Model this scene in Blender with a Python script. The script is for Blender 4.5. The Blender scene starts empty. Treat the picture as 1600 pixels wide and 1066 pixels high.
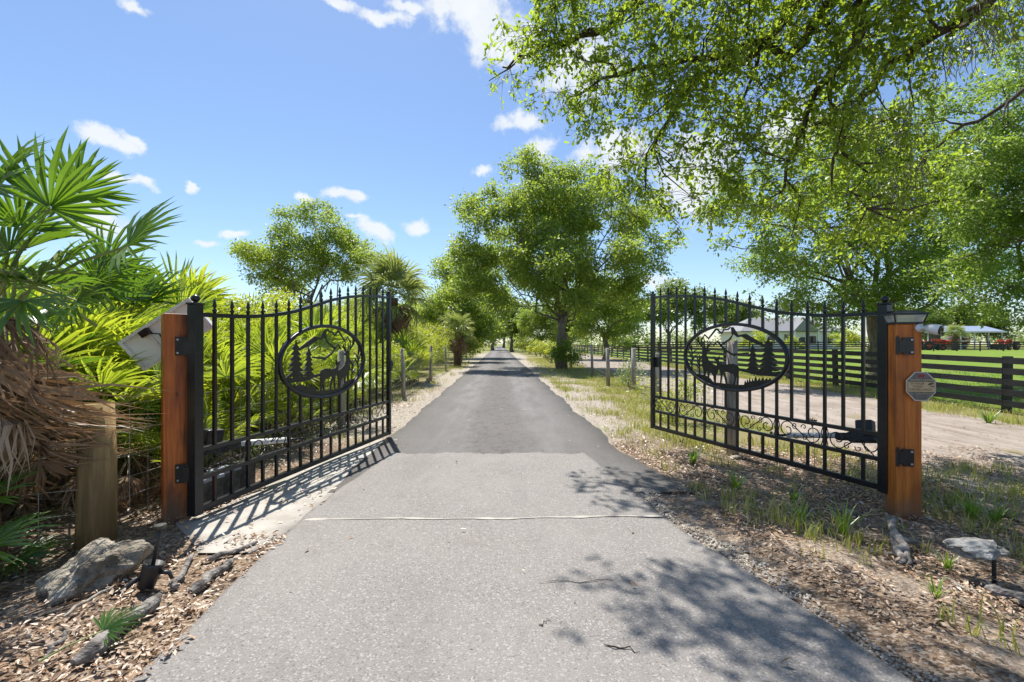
import bpy, math, random
import numpy as np
from mathutils import Vector, Matrix
from mathutils.geometry import tessellate_polygon
R = math.radians
sc = bpy.context.scene
col = sc.collection
# ------------------------------------------------------------------ camera, light
F = 711.0; CAMZ = 1.34; HOR = 537.0
cam = bpy.data.cameras.new('camera'); camo = bpy.data.objects.new('camera', cam); col.objects.link(camo)
camo.location = (0, 0, CAMZ); camo.rotation_euler = (R(90), 0, 0)
cam.sensor_width = 36; cam.lens = 16.0; cam.shift_y = 4/1600; cam.clip_start = 0.05; cam.clip_end = 5000
sc.camera = camo
SUN = Vector((-0.175, 0.45, 1.0)).normalized()
EL = math.asin(SUN.z); AZ = math.atan2(SUN.x, SUN.y)
sl = bpy.data.lights.new('sun', 'SUN'); sl.energy = 4.2; sl.angle = R(0.53); sl.color = (1.0, 0.955, 0.88)
so = bpy.data.objects.new('sun', sl); col.objects.link(so); so.location = (0, 0, 30)
so.rotation_euler = SUN.to_track_quat('Z', 'Y').to_euler()
world = bpy.data.worlds.new('World'); sc.world = world; world.use_nodes = True
SKY_STRENGTH = 0.098; EXPOSURE = 0.80
sc.view_settings.view_transform = 'Standard'; sc.view_settings.look = 'None'
sc.view_settings.exposure = EXPOSURE; sc.view_settings.gamma = 1.0
sc.view_settings.use_curve_mapping = False
sc.cycles.max_bounces = 7; sc.cycles.transparent_max_bounces = 6
sc.cycles.diffuse_bounces = 4; sc.cycles.transmission_bounces = 5; sc.cycles.glossy_bounces = 2
sc.cycles.use_denoising = True
sc.cycles.sample_clamp_indirect = 6

def px_dir(px, py):
    v = Vector(((px-800)/F, 1.0, (HOR-py)/F)).normalized()
    return math.atan2(v.x, v.y), math.asin(v.z)

class NT:
    """small node-tree helper"""
    def __init__(s, tree): s.t = tree; s.n = tree.nodes; s.l = tree.links
    def add(s, typ, **kw):
        n = s.n.new(typ)
        for k, v in kw.items(): setattr(n, k, v)
        return n
    def put(s, sock, v):
        if v is None: return
        if isinstance(v, bpy.types.NodeSocket): s.l.new(v, sock)
        else:
            if isinstance(v, (tuple, list)) and len(v) == 3 and sock.type == 'RGBA': v = (*v, 1)
            sock.default_value = v
    def math(s, op, a, b=None, c=None, clamp=False):
        n = s.add('ShaderNodeMath', operation=op, use_clamp=clamp)
        for i, v in enumerate((a, b, c)): s.put(n.inputs[i], v)
        return n.outputs[0]
    def noise(s, vec, scale, detail=4, rough=.55, out=0, dist=0):
        n = s.add('ShaderNodeTexNoise'); s.put(n.inputs['Vector'], vec)
        n.inputs['Scale'].default_value = scale; n.inputs['Detail'].default_value = detail
        n.inputs['Roughness'].default_value = rough; n.inputs['Distortion'].default_value = dist
        return n.outputs[out]
    def voro(s, vec, scale, feature='F1', out='Distance'):
        n = s.add('ShaderNodeTexVoronoi', feature=feature); s.put(n.inputs['Vector'], vec)
        n.inputs['Scale'].default_value = scale
        return n.outputs[out]
    def ramp(s, f, a, b, smooth=True, lo=0., hi=1.):
        n = s.add('ShaderNodeMapRange', interpolation_type='SMOOTHSTEP' if smooth else 'LINEAR')
        s.put(n.inputs[0], f); s.put(n.inputs[1], a); s.put(n.inputs[2], b); s.put(n.inputs[3], lo); s.put(n.inputs[4], hi)
        return n.outputs[0]
    def mix(s, f, a, b, mode='MIX'):
        n = s.add('ShaderNodeMix', data_type='RGBA', blend_type=mode)
        s.put(n.inputs[0], f); s.put(n.inputs[6], a); s.put(n.inputs[7], b)
        return n.outputs[2]
    def cramp(s, f, stops):
        n = s.add('ShaderNodeValToRGB'); s.put(n.inputs[0], f)
        e = n.color_ramp.elements
        while len(e) < len(stops): e.new(0.5)
        for i, (p, c) in enumerate(stops): e[i].position = p; e[i].color = (*c, 1)
        return n.outputs[0]
    def mapping(s, vec, scale=(1, 1, 1), loc=(0, 0, 0), rot=(0, 0, 0), typ='POINT'):
        n = s.add('ShaderNodeMapping', vector_type=typ); s.put(n.inputs[0], vec)
        n.inputs['Location'].default_value = loc; n.inputs['Rotation'].default_value = rot; n.inputs['Scale'].default_value = scale
        return n.outputs[0]

def make_world():
    T = NT(world.node_tree); T.n.clear()
    out = T.add('ShaderNodeOutputWorld'); bg = T.add('ShaderNodeBackground'); bg.inputs[1].default_value = SKY_STRENGTH
    T.l.new(bg.outputs[0], out.inputs[0])
    sky = T.add('ShaderNodeTexSky', sky_type='NISHITA'); sky.sun_disc = False
    sky.sun_elevation = EL; sky.sun_rotation = AZ; sky.altitude = 0; sky.air_density = 1.0; sky.dust_density = 0.35; sky.ozone_density = 4.6
    d = T.add('ShaderNodeTexCoord').outputs['Generated']
    nv = T.add('ShaderNodeVectorMath', operation='NORMALIZE'); T.put(nv.inputs[0], d); d = nv.outputs[0]
    sp = T.add('ShaderNodeSeparateXYZ'); T.put(sp.inputs[0], d)
    az = T.math('ARCTAN2', sp.outputs[0], sp.outputs[1]); el = T.math('ARCSINE', sp.outputs[2])
    wob = T.noise(d, 14, 5, .6, out=1)
    wv = T.add('ShaderNodeVectorMath', operation='SUBTRACT'); T.put(wv.inputs[0], wob); wv.inputs[1].default_value = (.5, .5, .5)
    ws = T.add('ShaderNodeVectorMath', operation='SCALE'); T.put(ws.inputs[0], wv.outputs[0]); ws.inputs['Scale'].default_value = .06
    cb = T.add('ShaderNodeCombineXYZ'); T.put(cb.inputs[0], az); T.put(cb.inputs[1], el)
    ad = T.add('ShaderNodeVectorMath', operation='ADD'); T.put(ad.inputs[0], cb.outputs[0]); T.put(ad.inputs[1], ws.outputs[0])
    v = ad.outputs[0]
    clouds = [(172, 218, 58, 19, -14), (208, 222, 26, 12, -35), (232, 286, 36, 10, -14), (180, 272, 26, 10, -10), (212, 8, 32, 14, 0),
              (738, 18, 125, 78, -18), (785, 66, 72, 66, 0), (690, 10, 60, 34, 0), (640, 12, 42, 14, 0), (530, 5, 38, 14, -10), (812, 186, 46, 20, 5), (540, 304, 44, 12, 0),
              (478, 311, 22, 9, 0), (578, 356, 50, 18, -22), (548, 338, 20, 9, 0), (656, 359, 26, 17, 5), (366, 367, 30, 8, 8),
              (756, 270, 22, 11, 10), (905, 105, 90, 75, 0), (840, 232, 34, 26, 0), (1090, 275, 100, 88, 20), (1240, 200, 80, 60, 0), (150, 345, 75, 42, -10),
              (960, 235, 85, 50, 0), (600, 30, 46, 16, 6), (302, 298, 12, 8, 0), (318, 384, 26, 8, 0), (1480, 488, 70, 7, 0), (1160, 490, 50, 26, 0), (1010, 440, 60, 16, 0)]
    L = None
    items = []
    for (x, y, w, h, t) in clouds:
        a, e = px_dir(x, y); a2, _ = px_dir(x+w, y); _, e2 = px_dir(x, y-h)
        items.append((a, e, max(abs(a2-a), .004), max(abs(e2-e), .004), R(t)))
    rr = random.Random(5)
    for k in range(26):
        items.append((rr.choice((-1, 1))*rr.uniform(1.0, 3.1), rr.uniform(.15, .9), rr.uniform(.06, .2), rr.uniform(.03, .07), rr.uniform(-.2, .2)))
    for (a, e, ra, re, t) in items:
        m = T.mapping(v, (ra, re, 1), (a, e, 0), (0, 0, t), 'TEXTURE')
        ln = T.add('ShaderNodeVectorMath', operation='LENGTH'); T.put(ln.inputs[0], m)
        L = ln.outputs['Value'] if L is None else T.math('MINIMUM', L, ln.outputs['Value'])
    n2 = T.noise(d, 22, 8, .66)
    dens = T.math('ADD', T.math('SUBTRACT', 1.05, L), T.math('MULTIPLY', T.math('SUBTRACT', n2, .5), 2.1))
    mask = T.ramp(dens, 0.0, .75)
    mask = T.math('MULTIPLY', mask, .93)
    ht = T.math('ADD', T.math('MULTIPLY', T.noise(d, 20, 5, .6), 1.5), 7.6)
    white = T.add('ShaderNodeCombineXYZ')
    # cloud light relative to the strength of the sky background
    for i, c in enumerate((.93, .97, 1.0)): T.put(white.inputs[i], T.math('MULTIPLY', ht, c*.7))
    T.put(bg.inputs[0], T.mix(mask, sky.outputs[0], white.outputs[0]))
make_world()

# ------------------------------------------------------------------ helpers
def P(px, py, Y): return Vector(((px-800)/F*Y, Y, CAMZ-(py-HOR)/F*Y))
def G(px, py):
    Y = CAMZ*F/(py-HOR); return Vector(((px-800)/F*Y, Y, 0))
def ss(a, b, x):
    t = np.clip((np.asarray(x, float)-a)/(b-a), 0, 1); return t*t*(3-2*t)
def terr(x, y):
    x = np.asarray(x, float); y = np.asarray(y, float)
    z = -0.09*ss(1.75, 3.0, x)*(1-ss(7, 14, y)) + .33*ss(24, 60, y)*ss(9, 22, x)
    z = z + .05*ss(-1.9, -2.8, x)*0 
    m = ss(.9, 1.9, np.abs(x+.03*y+.1))*(1-ss(9, 13, y))
    z = z + m*(.018*np.sin(1.9*x+.7)*np.sin(1.55*y+.4)+.012*np.sin(4.3*x+2*y))
    return z
def TZ(x, y): return float(terr(x, y))

def fast_mesh(name, V, Fs, var=None, smooth=False):
    """Fs: list of (m,k) index arrays"""
    me = bpy.data.meshes.new(name)
    V = np.asarray(V, np.float32)
    me.vertices.add(len(V)); me.vertices.foreach_set('co', V.ravel())
    Fs = [np.asarray(f, np.int32) for f in Fs if len(f)]
    tot = np.concatenate([np.full(len(f), f.shape[1], np.int32) for f in Fs])
    idx = np.concatenate([f.ravel() for f in Fs])
    me.loops.add(len(idx)); me.loops.foreach_set('vertex_index', idx)
    me.polygons.add(len(tot))
    st = np.zeros(len(tot), np.int32); st[1:] = np.cumsum(tot)[:-1]
    me.polygons.foreach_set('loop_start', st)
    if var is not None:
        a = me.attributes.new('var', 'FLOAT', 'FACE'); a.data.foreach_set('value', np.asarray(var, np.float32))
    me.update(calc_edges=True); me.validate()
    if smooth: me.polygons.foreach_set('use_smooth', np.ones(len(tot), bool))
    return me

class MB:
    def __init__(s): s.v = []; s.f = []; s.mi = []; s.cur = 0
    def add(s, V, Fc):
        b = len(s.v); s.v += [tuple(p) for p in V]; s.f += [tuple(i+b for i in f) for f in Fc]; s.mi += [s.cur]*len(Fc)
    def box(s, c, d, M=None):
        x, y, z = d[0]/2, d[1]/2, d[2]/2
        V = [Vector((sx*x, sy*y, sz*z)) for sz in (-1, 1) for sy in (-1, 1) for sx in (-1, 1)]
        if M is not None: V = [M @ p for p in V]
        c = Vector(c); V = [p+c for p in V]
        s.add(V, [(0, 2, 3, 1), (4, 5, 7, 6), (0, 1, 5, 4), (2, 6, 7, 3), (0, 4, 6, 2), (1, 3, 7, 5)])
    def tube(s, pts, rad, n=6, cap=True, flat=None):
        pts = [Vector(p) for p in pts]; m = len(pts)
        if not hasattr(rad, '__len__'): rad = [rad]*m
        V = []; up = None
        for i, p in enumerate(pts):
            d = (pts[min(i+1, m-1)]-pts[max(i-1, 0)])
            d = d.normalized() if d.length > 1e-9 else Vector((0, 0, 1))
            if up is None:
                up = Vector((0, 0, 1)) if abs(d.z) < .9 else Vector((1, 0, 0))
            sx = d.cross(up)
            if sx.length < 1e-5: sx = d.orthogonal()
            sx.normalize(); up = sx.cross(d).normalized()
            for k in range(n):
                a = 2*math.pi*(k+.5)/n
                V.append(p+(sx*math.cos(a)+up*math.sin(a))*rad[i])
        Fc = [(i*n+k, i*n+(k+1) % n, (i+1)*n+(k+1) % n, (i+1)*n+k) for i in range(m-1) for k in range(n)]
        if cap: Fc += [tuple(range(n-1, -1, -1)), tuple(range((m-1)*n, m*n))]
        s.add(V, Fc)
    def lathe(s, prof, n=12, c=(0, 0, 0), M=None):
        V = []; c = Vector(c)
        for r, z in prof:
            for k in range(n):
                a = 2*math.pi*(k+.5)/n; p = Vector((r*math.cos(a), r*math.sin(a), z))
                V.append((M @ p if M is not None else p)+c)
        m = len(prof)
        Fc = [(i*n+k, i*n+(k+1) % n, (i+1)*n+(k+1) % n, (i+1)*n+k) for i in range(m-1) for k in range(n)]
        Fc += [tuple(range(n-1, -1, -1)), tuple(range((m-1)*n, m*n))]
        s.add(V, Fc)
    def plate(s, poly, th, fn):
        """poly 2D points, extruded th about plane; fn(u,v,w)->Vector"""
        m = len(poly); tr = tessellate_polygon([[Vector((p[0], p[1], 0)) for p in poly]])
        V = [fn(p[0], p[1], -th/2) for p in poly]+[fn(p[0], p[1], th/2) for p in poly]
        Fc = [tuple(t) for t in tr]+[tuple(i+m for i in reversed(t)) for t in tr]
        Fc += [(i, (i+1) % m, (i+1) % m+m, i+m) for i in range(m)]
        s.add(V, Fc)
    def mesh(s, name, smooth=False):
        me = bpy.data.meshes.new(name); me.from_pydata(s.v, [], s.f)
        if any(s.mi): me.polygons.foreach_set('material_index', s.mi)
        if smooth: me.polygons.foreach_set('use_smooth', [True]*len(s.f))
        me.update(); return me
    def build(s, name, mat, parent=None, smooth=False, bevel=0):
        o = ob(name, s.mesh(name, smooth), mat, parent)
        if bevel:
            b = o.modifiers.new('edge', 'BEVEL'); b.width = bevel; b.segments = 2; b.limit_method = 'ANGLE'
        return o
def ob(name, me, mat=None, parent=None):
    o = bpy.data.objects.new(name, me); col.objects.link(o)
    if mat is not None and me is not None:
        ms = mat if isinstance(mat, (list, tuple)) else [mat]
        if len(me.materials) == 0:
            for m in ms: me.materials.append(m)
    if parent is not None: o.parent = parent
    return o
def tag(o, label=None, cat=None, group=None, kind=None):
    if label: o['label'] = label
    if cat: o['category'] = cat
    if group: o['group'] = group
    if kind: o['kind'] = kind
    return o
def thing(name, label, cat, loc=(0, 0, 0), rz=0, group=None):
    o = bpy.data.objects.new(name, None); col.objects.link(o); o.location = loc; o.rotation_euler = (0, 0, rz)
    o.empty_display_size = .2
    return tag(o, label, cat, group)
def copy_tree(o, parent=None):
    c = o.copy(); col.objects.link(c)
    if parent is not None:
        c.parent = parent; c.matrix_parent_inverse = o.matrix_parent_inverse.copy()
    for ch in list(o.children): copy_tree(ch, c)
    return c
def copy_thing(o, loc, rz=0, scale=1, label=None):
    c = copy_tree(o); c.location = loc; c.rotation_euler = (0, 0, rz); c.scale = (scale,)*3 if not hasattr(scale, '__len__') else scale
    if label: c['label'] = label
    return c
def structure(o): o['kind'] = 'structure'; return o
def stuff(o): o['kind'] = 'stuff'; return o

# ------------------------------------------------------------------ materials
def new_mat(name):
    m = bpy.data.materials.new(name); m.use_nodes = True
    T = NT(m.node_tree); b = T.n['Principled BSDF']; return m, T, b
def coords(T, kind='Object'):
    if kind == 'World': return T.add('ShaderNodeNewGeometry').outputs['Position']
    return T.add('ShaderNodeTexCoord').outputs[kind]
def bump(T, b, h, strength=.3, dist=.02):
    n = T.add('ShaderNodeBump'); T.put(n.inputs['Height'], h); n.inputs['Strength'].default_value = strength; n.inputs['Distance'].default_value = dist
    T.put(b.inputs['Normal'], n.outputs[0])
def simple(name, c1, c2=None, rough=.6, scale=8, metallic=0, bmp=0, spec=.5, stretch=(1, 1, 1), bd=.01):
    m, T, b = new_mat(name)
    v = T.mapping(coords(T), stretch)
    n = T.noise(v, scale, 5, .6)
    T.put(b.inputs['Base Color'], T.mix(T.ramp(n, .3, .7), c1, c2 or c1))
    b.inputs['Roughness'].default_value = rough; b.inputs['Metallic'].default_value = metallic
    b.inputs['Specular IOR Level'].default_value = spec
    if bmp: bump(T, b, T.noise(v, scale*3, 4), bmp, bd)
    return m
M = {}
M['black_metal'] = simple('black_metal', (.008, .009, .011), (.016, .017, .02), .32, 20, 0, .05, .5)
M['panel_metal'] = simple('panel_metal', (.010, .0095, .009), (.022, .02, .018), .42, 12, 0, .05, .45)
M['bolt'] = simple('bolt', (.5, .5, .52), (.35, .35, .36), .35, 40, .9)
M['black_plastic'] = simple('black_plastic', (.012, .012, .013), (.03, .03, .03), .45, 15)
M['dusty_plastic'] = simple('dusty_plastic', (.02, .02, .02), (.12, .11, .09), .7, 9)
M['grey_lid'] = simple('grey_lid', (.20, .23, .30), (.32, .34, .38), .4, 10)
M['grey_tube'] = simple('grey_tube', (.82, .82, .82), (.66, .66, .66), .35, 10)
M['white_plastic'] = simple('white_plastic', (.75, .76, .77), (.62, .63, .64), .4, 10)
M['lens_black'] = simple('lens_black', (.006, .006, .007), None, .12, 10)
M['alu'] = simple('alu', (.80, .80, .78), (.62, .62, .60), .45, 14, .1)
M['panel_back'] = simple('panel_back', (.84, .84, .81), (.74, .74, .70), .6, 6)
M['fence_black'] = simple('fence_black', (.006, .0065, .008), (.022, .022, .024), .6, 5, 0, .2, .5, (1, 6, 6))
M['wire'] = simple('wire', (.38, .38, .36), (.26, .25, .23), .5, 12, .4)
M['rock'] = simple('rock', (.46, .41, .33), (.13, .11, .085), .95, 9, 0, 1, .2, (1, 1, 1), .05)
M['slab'] = simple('slab', (.40, .39, .37), (.13, .13, .12), .9, 14, 0, .9, .3, (1, 1, 1), .02)
M['white_wall'] = simple('white_wall', (.74, .73, .70), (.66, .65, .62), .7, 3)
M['roof_grey'] = simple('roof_grey', (.26, .26, .27), (.18, .18, .19), .7, 6)
M['carport_roof'] = simple('carport_roof', (.42, .47, .55), (.34, .38, .45), .35, 4, .3)
M['glass_dark'] = simple('glass_dark', (.03, .035, .04), None, .1, 4)
M['trim'] = simple('trim', (.7, .7, .68), None, .5, 4)
M['red'] = simple('red', (.55, .05, .02), (.45, .035, .015), .35, 6)
M['tyre'] = simple('tyre', (.015, .015, .016), (.04, .037, .033), .8, 12)
M['dark_steel'] = simple('dark_steel', (.03, .03, .034), (.06, .06, .06), .5, 8)
M['concrete'] = simple('concrete', (.46, .43, .38), (.34, .31, .27), .9, 5, 0, .5)
M['bark_light'] = simple('bark_light', (.29, .25, .21), (.12, .10, .08), .95, 10, 0, 1, .2, (1, 1, .3), .04)
M['bark_oak'] = simple('bark_oak', (.13, .105, .08), (.045, .036, .028), .95, 9, 0, 1, .2, (1, 1, .3), .05)
M['palm_trunk'] = simple('palm_trunk', (.20, .13, .085), (.09, .055, .035), .95, 12, 0, 1, .2, (1, 1, .4), .04)
M['weathered'] = simple('weathered', (.46, .42, .36), (.22, .19, .155), .95, 16, 0, .8, .2, (1, 1, .15), .01)
M['driftwood'] = simple('driftwood', (.36, .33, .30), (.09, .08, .075), .95, 22, 0, .9, .2, (.15, 1, 1), .02)
M['round_post'] = simple('round_post', (.38, .27, .13), (.17, .12, .06), .9, 14, 0, .7, .2, (1, 1, .1), .01)
M['moss'] = simple('moss', (.24, .25, .20), (.14, .15, .11), .95, 12)
M['frond_stem'] = simple('frond_stem', (.22, .27, .06), (.14, .18, .05), .6, 6)

def stain(name, c1, c2, c3, amt):
    m, T, b = new_mat(name)
    v = coords(T)
    g = T.noise(T.mapping(v, (14, 14, .8)), 3, 6, .6, dist=.3)
    big = T.noise(T.mapping(v, (3, 3, .9)), 2, 3)
    knot = T.voro(T.mapping(v, (3.2, 3.2, 1.5)), 1.6)
    c = T.mix(T.ramp(g, .3, .72), c1, c2)
    c = T.mix(T.math('MULTIPLY', T.ramp(big, .42, .7), amt), c, c3)
    chk = T.noise(T.mapping(v, (30, 30, .5)), 2.2, 4, .6)
    c = T.mix(T.math('MULTIPLY', T.ramp(chk, .60, .68), .8), c, tuple(.3*x for x in c2))
    sz = T.add('ShaderNodeSeparateXYZ'); T.put(sz.inputs[0], v)
    splash = T.math('MULTIPLY', T.ramp(T.math('ADD', sz.outputs[2], T.math('MULTIPLY', T.noise(v, 9, 4), .28)), .36, .14), .7)
    c = T.mix(splash, c, (.16, .11, .07))
    c = T.mix(T.ramp(knot, .10, .05), c, (.03, .012, .004))
    T.put(b.inputs['Base Color'], c); b.inputs['Roughness'].default_value = .5
    bump(T, b, g, .35, .004)
    return m
M['stain_dark'] = stain('stain_dark', (.56, .150, .010), (.30, .058, .005), (.06, .018, .005), .95)
M['stain_warm'] = stain('stain_warm', (.60, .185, .018), (.36, .085, .008), (.13, .034, .005), .6)

def leaf_mat(name, stops, trans_col, tr=.42, gloss=.07, objrand=False, rough=.4):
    m = bpy.data.materials.new(name); m.use_nodes = True; T = NT(m.node_tree); T.n.clear()
    out = T.add('ShaderNodeOutputMaterial')
    if objrand:
        f = T.add('ShaderNodeObjectInfo').outputs['Random']
        f = T.math('ADD', T.math('MULTIPLY', f, .72), T.math('MULTIPLY', T.noise(coords(T, 'World'), 7, 2), .3), clamp=True)
    else:
        a = T.add('ShaderNodeAttribute'); a.attribute_name = 'var'; f = a.outputs['Fac']
    c = T.cramp(f, stops)
    d = T.add('ShaderNodeBsdfDiffuse'); T.put(d.inputs[0], c)
    t = T.add('ShaderNodeBsdfTranslucent'); T.put(t.inputs[0], T.mix(.6, c, trans_col))
    mx = T.add('ShaderNodeMixShader'); mx.inputs[0].default_value = tr
    T.l.new(d.outputs[0], mx.inputs[1]); T.l.new(t.outputs[0], mx.inputs[2])
    g = T.add('ShaderNodeBsdfGlossy'); g.inputs['Roughness'].default_value = rough; g.inputs[0].default_value = (1, 1, 1, 1)
    lw = T.add('ShaderNodeLayerWeight'); lw.inputs[0].default_value = .25
    m2 = T.add('ShaderNodeMixShader'); T.put(m2.inputs[0], T.math('ADD', T.math('MULTIPLY', lw.outputs['Fresnel'], gloss*2), gloss*.4))
    T.l.new(mx.outputs[0], m2.inputs[1]); T.l.new(g.outputs[0], m2.inputs[2]); T.l.new(m2.outputs[0], out.inputs[0])
    return m
M['oak_leaf'] = leaf_mat('oak_leaf', [(0, (.045, .10, .016)), (.45, (.095, .175, .024)), (.85, (.17, .25, .035)), (1, (.29, .29, .05))], (.64, .82, .06), .64, .035, False, .5)
M['tree_leaf'] = leaf_mat('tree_leaf', [(0, (.085, .145, .03)), (.5, (.15, .22, .042)), (1, (.24, .29, .06))], (.62, .78, .08), .58, .035, False, .5)
M['tree_leaf_light'] = leaf_mat('tree_leaf_light', [(0, (.08, .155, .03)), (.5, (.14, .225, .04)), (1, (.22, .29, .06))], (.54, .74, .09), .56, .035, False, .5)
M['far_leaf'] = leaf_mat('far_leaf', [(0, (.10, .16, .04)), (.5, (.17, .24, .055)), (1, (.26, .31, .09))], (.42, .54, .09), .45, .04)
M['bush_leaf'] = leaf_mat('bush_leaf', [(0, (.12, .19, .02)), (.5, (.23, .31, .028)), (.85, (.40, .41, .035)), (1, (.55, .38, .04))], (.78, .84, .05), .56, .04, False, .5)
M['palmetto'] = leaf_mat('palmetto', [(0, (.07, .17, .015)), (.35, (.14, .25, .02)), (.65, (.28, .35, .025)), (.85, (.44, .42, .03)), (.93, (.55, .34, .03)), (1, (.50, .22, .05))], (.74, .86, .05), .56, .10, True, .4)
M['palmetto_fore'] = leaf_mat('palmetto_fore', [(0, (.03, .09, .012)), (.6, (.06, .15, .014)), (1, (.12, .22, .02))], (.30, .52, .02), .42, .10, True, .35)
M['cabbage'] = leaf_mat('cabbage', [(0, (.16, .22, .05)), (.6, (.27, .33, .09)), (1, (.42, .44, .18))], (.6, .68, .12), .45, .12, True, .4)
M['dead_frond'] = leaf_mat('dead_frond', [(0, (.10, .062, .034)), (.4, (.24, .155, .09)), (.75, (.38, .28, .19)), (1, (.52, .44, .34))], (.36, .19, .07), .22, .05, True, .6)
M['litter'] = leaf_mat('litter', [(0, (.10, .065, .042)), (.3, (.26, .165, .10)), (.6, (.44, .28, .165)), (.85, (.52, .40, .28)), (1, (.58, .52, .44))], (.4, .2, .08), .12, .05, False, .5)
M['grass'] = leaf_mat('grass', [(0, (.15, .21, .03)), (.4, (.29, .32, .05)), (.65, (.46, .41, .14)), (1, (.58, .48, .27))], (.58, .58, .10), .4, .05)
M['tuft'] = leaf_mat('tuft', [(0, (.08, .18, .02)), (.6, (.16, .28, .03)), (1, (.26, .36, .05))], (.4, .6, .05), .4, .08)
M['pebble'] = leaf_mat('pebble', [(0, (.13, .12, .105)), (.5, (.30, .275, .24)), (1, (.52, .48, .42))], (.3, .3, .3), .0, .03)

def asphalt(name, base, dark, light, road=False):
    m, T, b = new_mat(name)
    v = coords(T, 'World')
    vw = T.add('ShaderNodeVectorMath', operation='MULTIPLY_ADD'); T.put(vw.inputs[0], T.noise(v, 60, 2, .5, out=1)); vw.inputs[1].default_value = (.012,)*3; T.put(vw.inputs[2], v)
    ag = T.voro(vw.outputs[0], 120, out='Color'); agd = T.add('ShaderNodeSeparateColor'); T.put(agd.inputs[0], ag)
    fine = T.noise(v, 170, 3, .75)
    c = T.mix(T.ramp(fine, .3, .7), tuple(x*.84 for x in base), tuple(x*1.14 for x in base))
    c = T.mix(T.math('MULTIPLY', T.ramp(agd.outputs[0], .78, .95), .55), c, light)
    c = T.mix(T.math('MULTIPLY', T.ramp(agd.outputs[1], .84, .96), .65), c, dark)
    big = T.noise(v, .9, 5, .6)
    c = T.mix(T.math('MULTIPLY', T.ramp(big, .35, .75), .5), c, tuple(x*1.28 for x in base))
    c = T.mix(T.math('MULTIPLY', T.ramp(T.noise(T.mapping(v, (2.2, .35, 1)), 1.0, 4, .6), .5, .72), .35), c, tuple(x*.74 for x in base))
    mid = T.noise(v, 4.5, 5, .65)
    c = T.mix(T.math('MULTIPLY', T.ramp(mid, .52, .75), .30), c, tuple(x*.66 for x in base))
    c = T.mix(T.math('MULTIPLY', T.ramp(T.noise(v, 2.2, 6, .7), .58, .72), .22), c, (.20, .13, .085))
    if road:
        s = T.add('ShaderNodeSeparateXYZ'); T.put(s.inputs[0], v)
        cx = T.math('ADD', s.outputs[0], T.math('MULTIPLY', s.outputs[1], .027))
        # pale sandy dust in the wheel tracks, broken dark scabs in the middle
        wt = T.math('ABSOLUTE', T.math('SUBTRACT', T.math('ABSOLUTE', T.math('ADD', cx, .02)), .72))
        tr = T.math('MULTIPLY', T.ramp(wt, .55, .1), T.ramp(T.noise(T.mapping(v, (2.5, .5, 1)), 1.2, 5, .6), .3, .7))
        far = T.ramp(s.outputs[1], 5, 16, False, .55, 1.0)
        c = T.mix(T.math('MULTIPLY', T.math('MULTIPLY', tr, .6), far), c, (.27, .26, .255))
        ctr = T.math('MULTIPLY', T.ramp(T.math('ABSOLUTE', T.math('ADD', cx, .05)), .75, .15), T.ramp(T.noise(T.mapping(v, (1, .8, 1)), 7, 6, .7), .5, .62))
        c = T.mix(T.math('MULTIPLY', ctr, .55), c, (.085, .07, .06))
        # pale spots
        c = T.mix(T.math('MULTIPLY', T.ramp(T.noise(v, 1.7, 5, .6), .66, .74), .6), c, (.42, .41, .40))
    else:
        s = T.add('ShaderNodeSeparateXYZ'); T.put(s.inputs[0], v)
        # hairline cracks
        wv = T.noise(v, 2.0, 4, .6, out=1)
        vm = T.add('ShaderNodeVectorMath', operation='MULTIPLY_ADD'); T.put(vm.inputs[0], wv); vm.inputs[1].default_value = (.35, .35, .35); T.put(vm.inputs[2], v)
        cr = T.voro(vm.outputs[0], .8, 'DISTANCE_TO_EDGE')
        c = T.mix(T.math('MULTIPLY', T.math('MULTIPLY', T.ramp(cr, .004, .001), .12), T.ramp(T.noise(v, .7, 2), .48, .6)), c, (.08, .07, .06))
    T.put(b.inputs['Base Color'], c); b.inputs['Roughness'].default_value = .85; b.inputs['Specular IOR Level'].default_value = .3
    h = T.math('ADD', T.voro(v, 120), T.math('MULTIPLY', fine, .6))
    bump(T, b, h, .55, .006)
    return m
M['apron'] = asphalt('apron', (.240, .222, .206), (.115, .105, .095), (.47, .445, .42))
M['road'] = asphalt('road', (.135, .126, .119), (.075, .07, .066), (.25, .235, .22), True)

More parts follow.
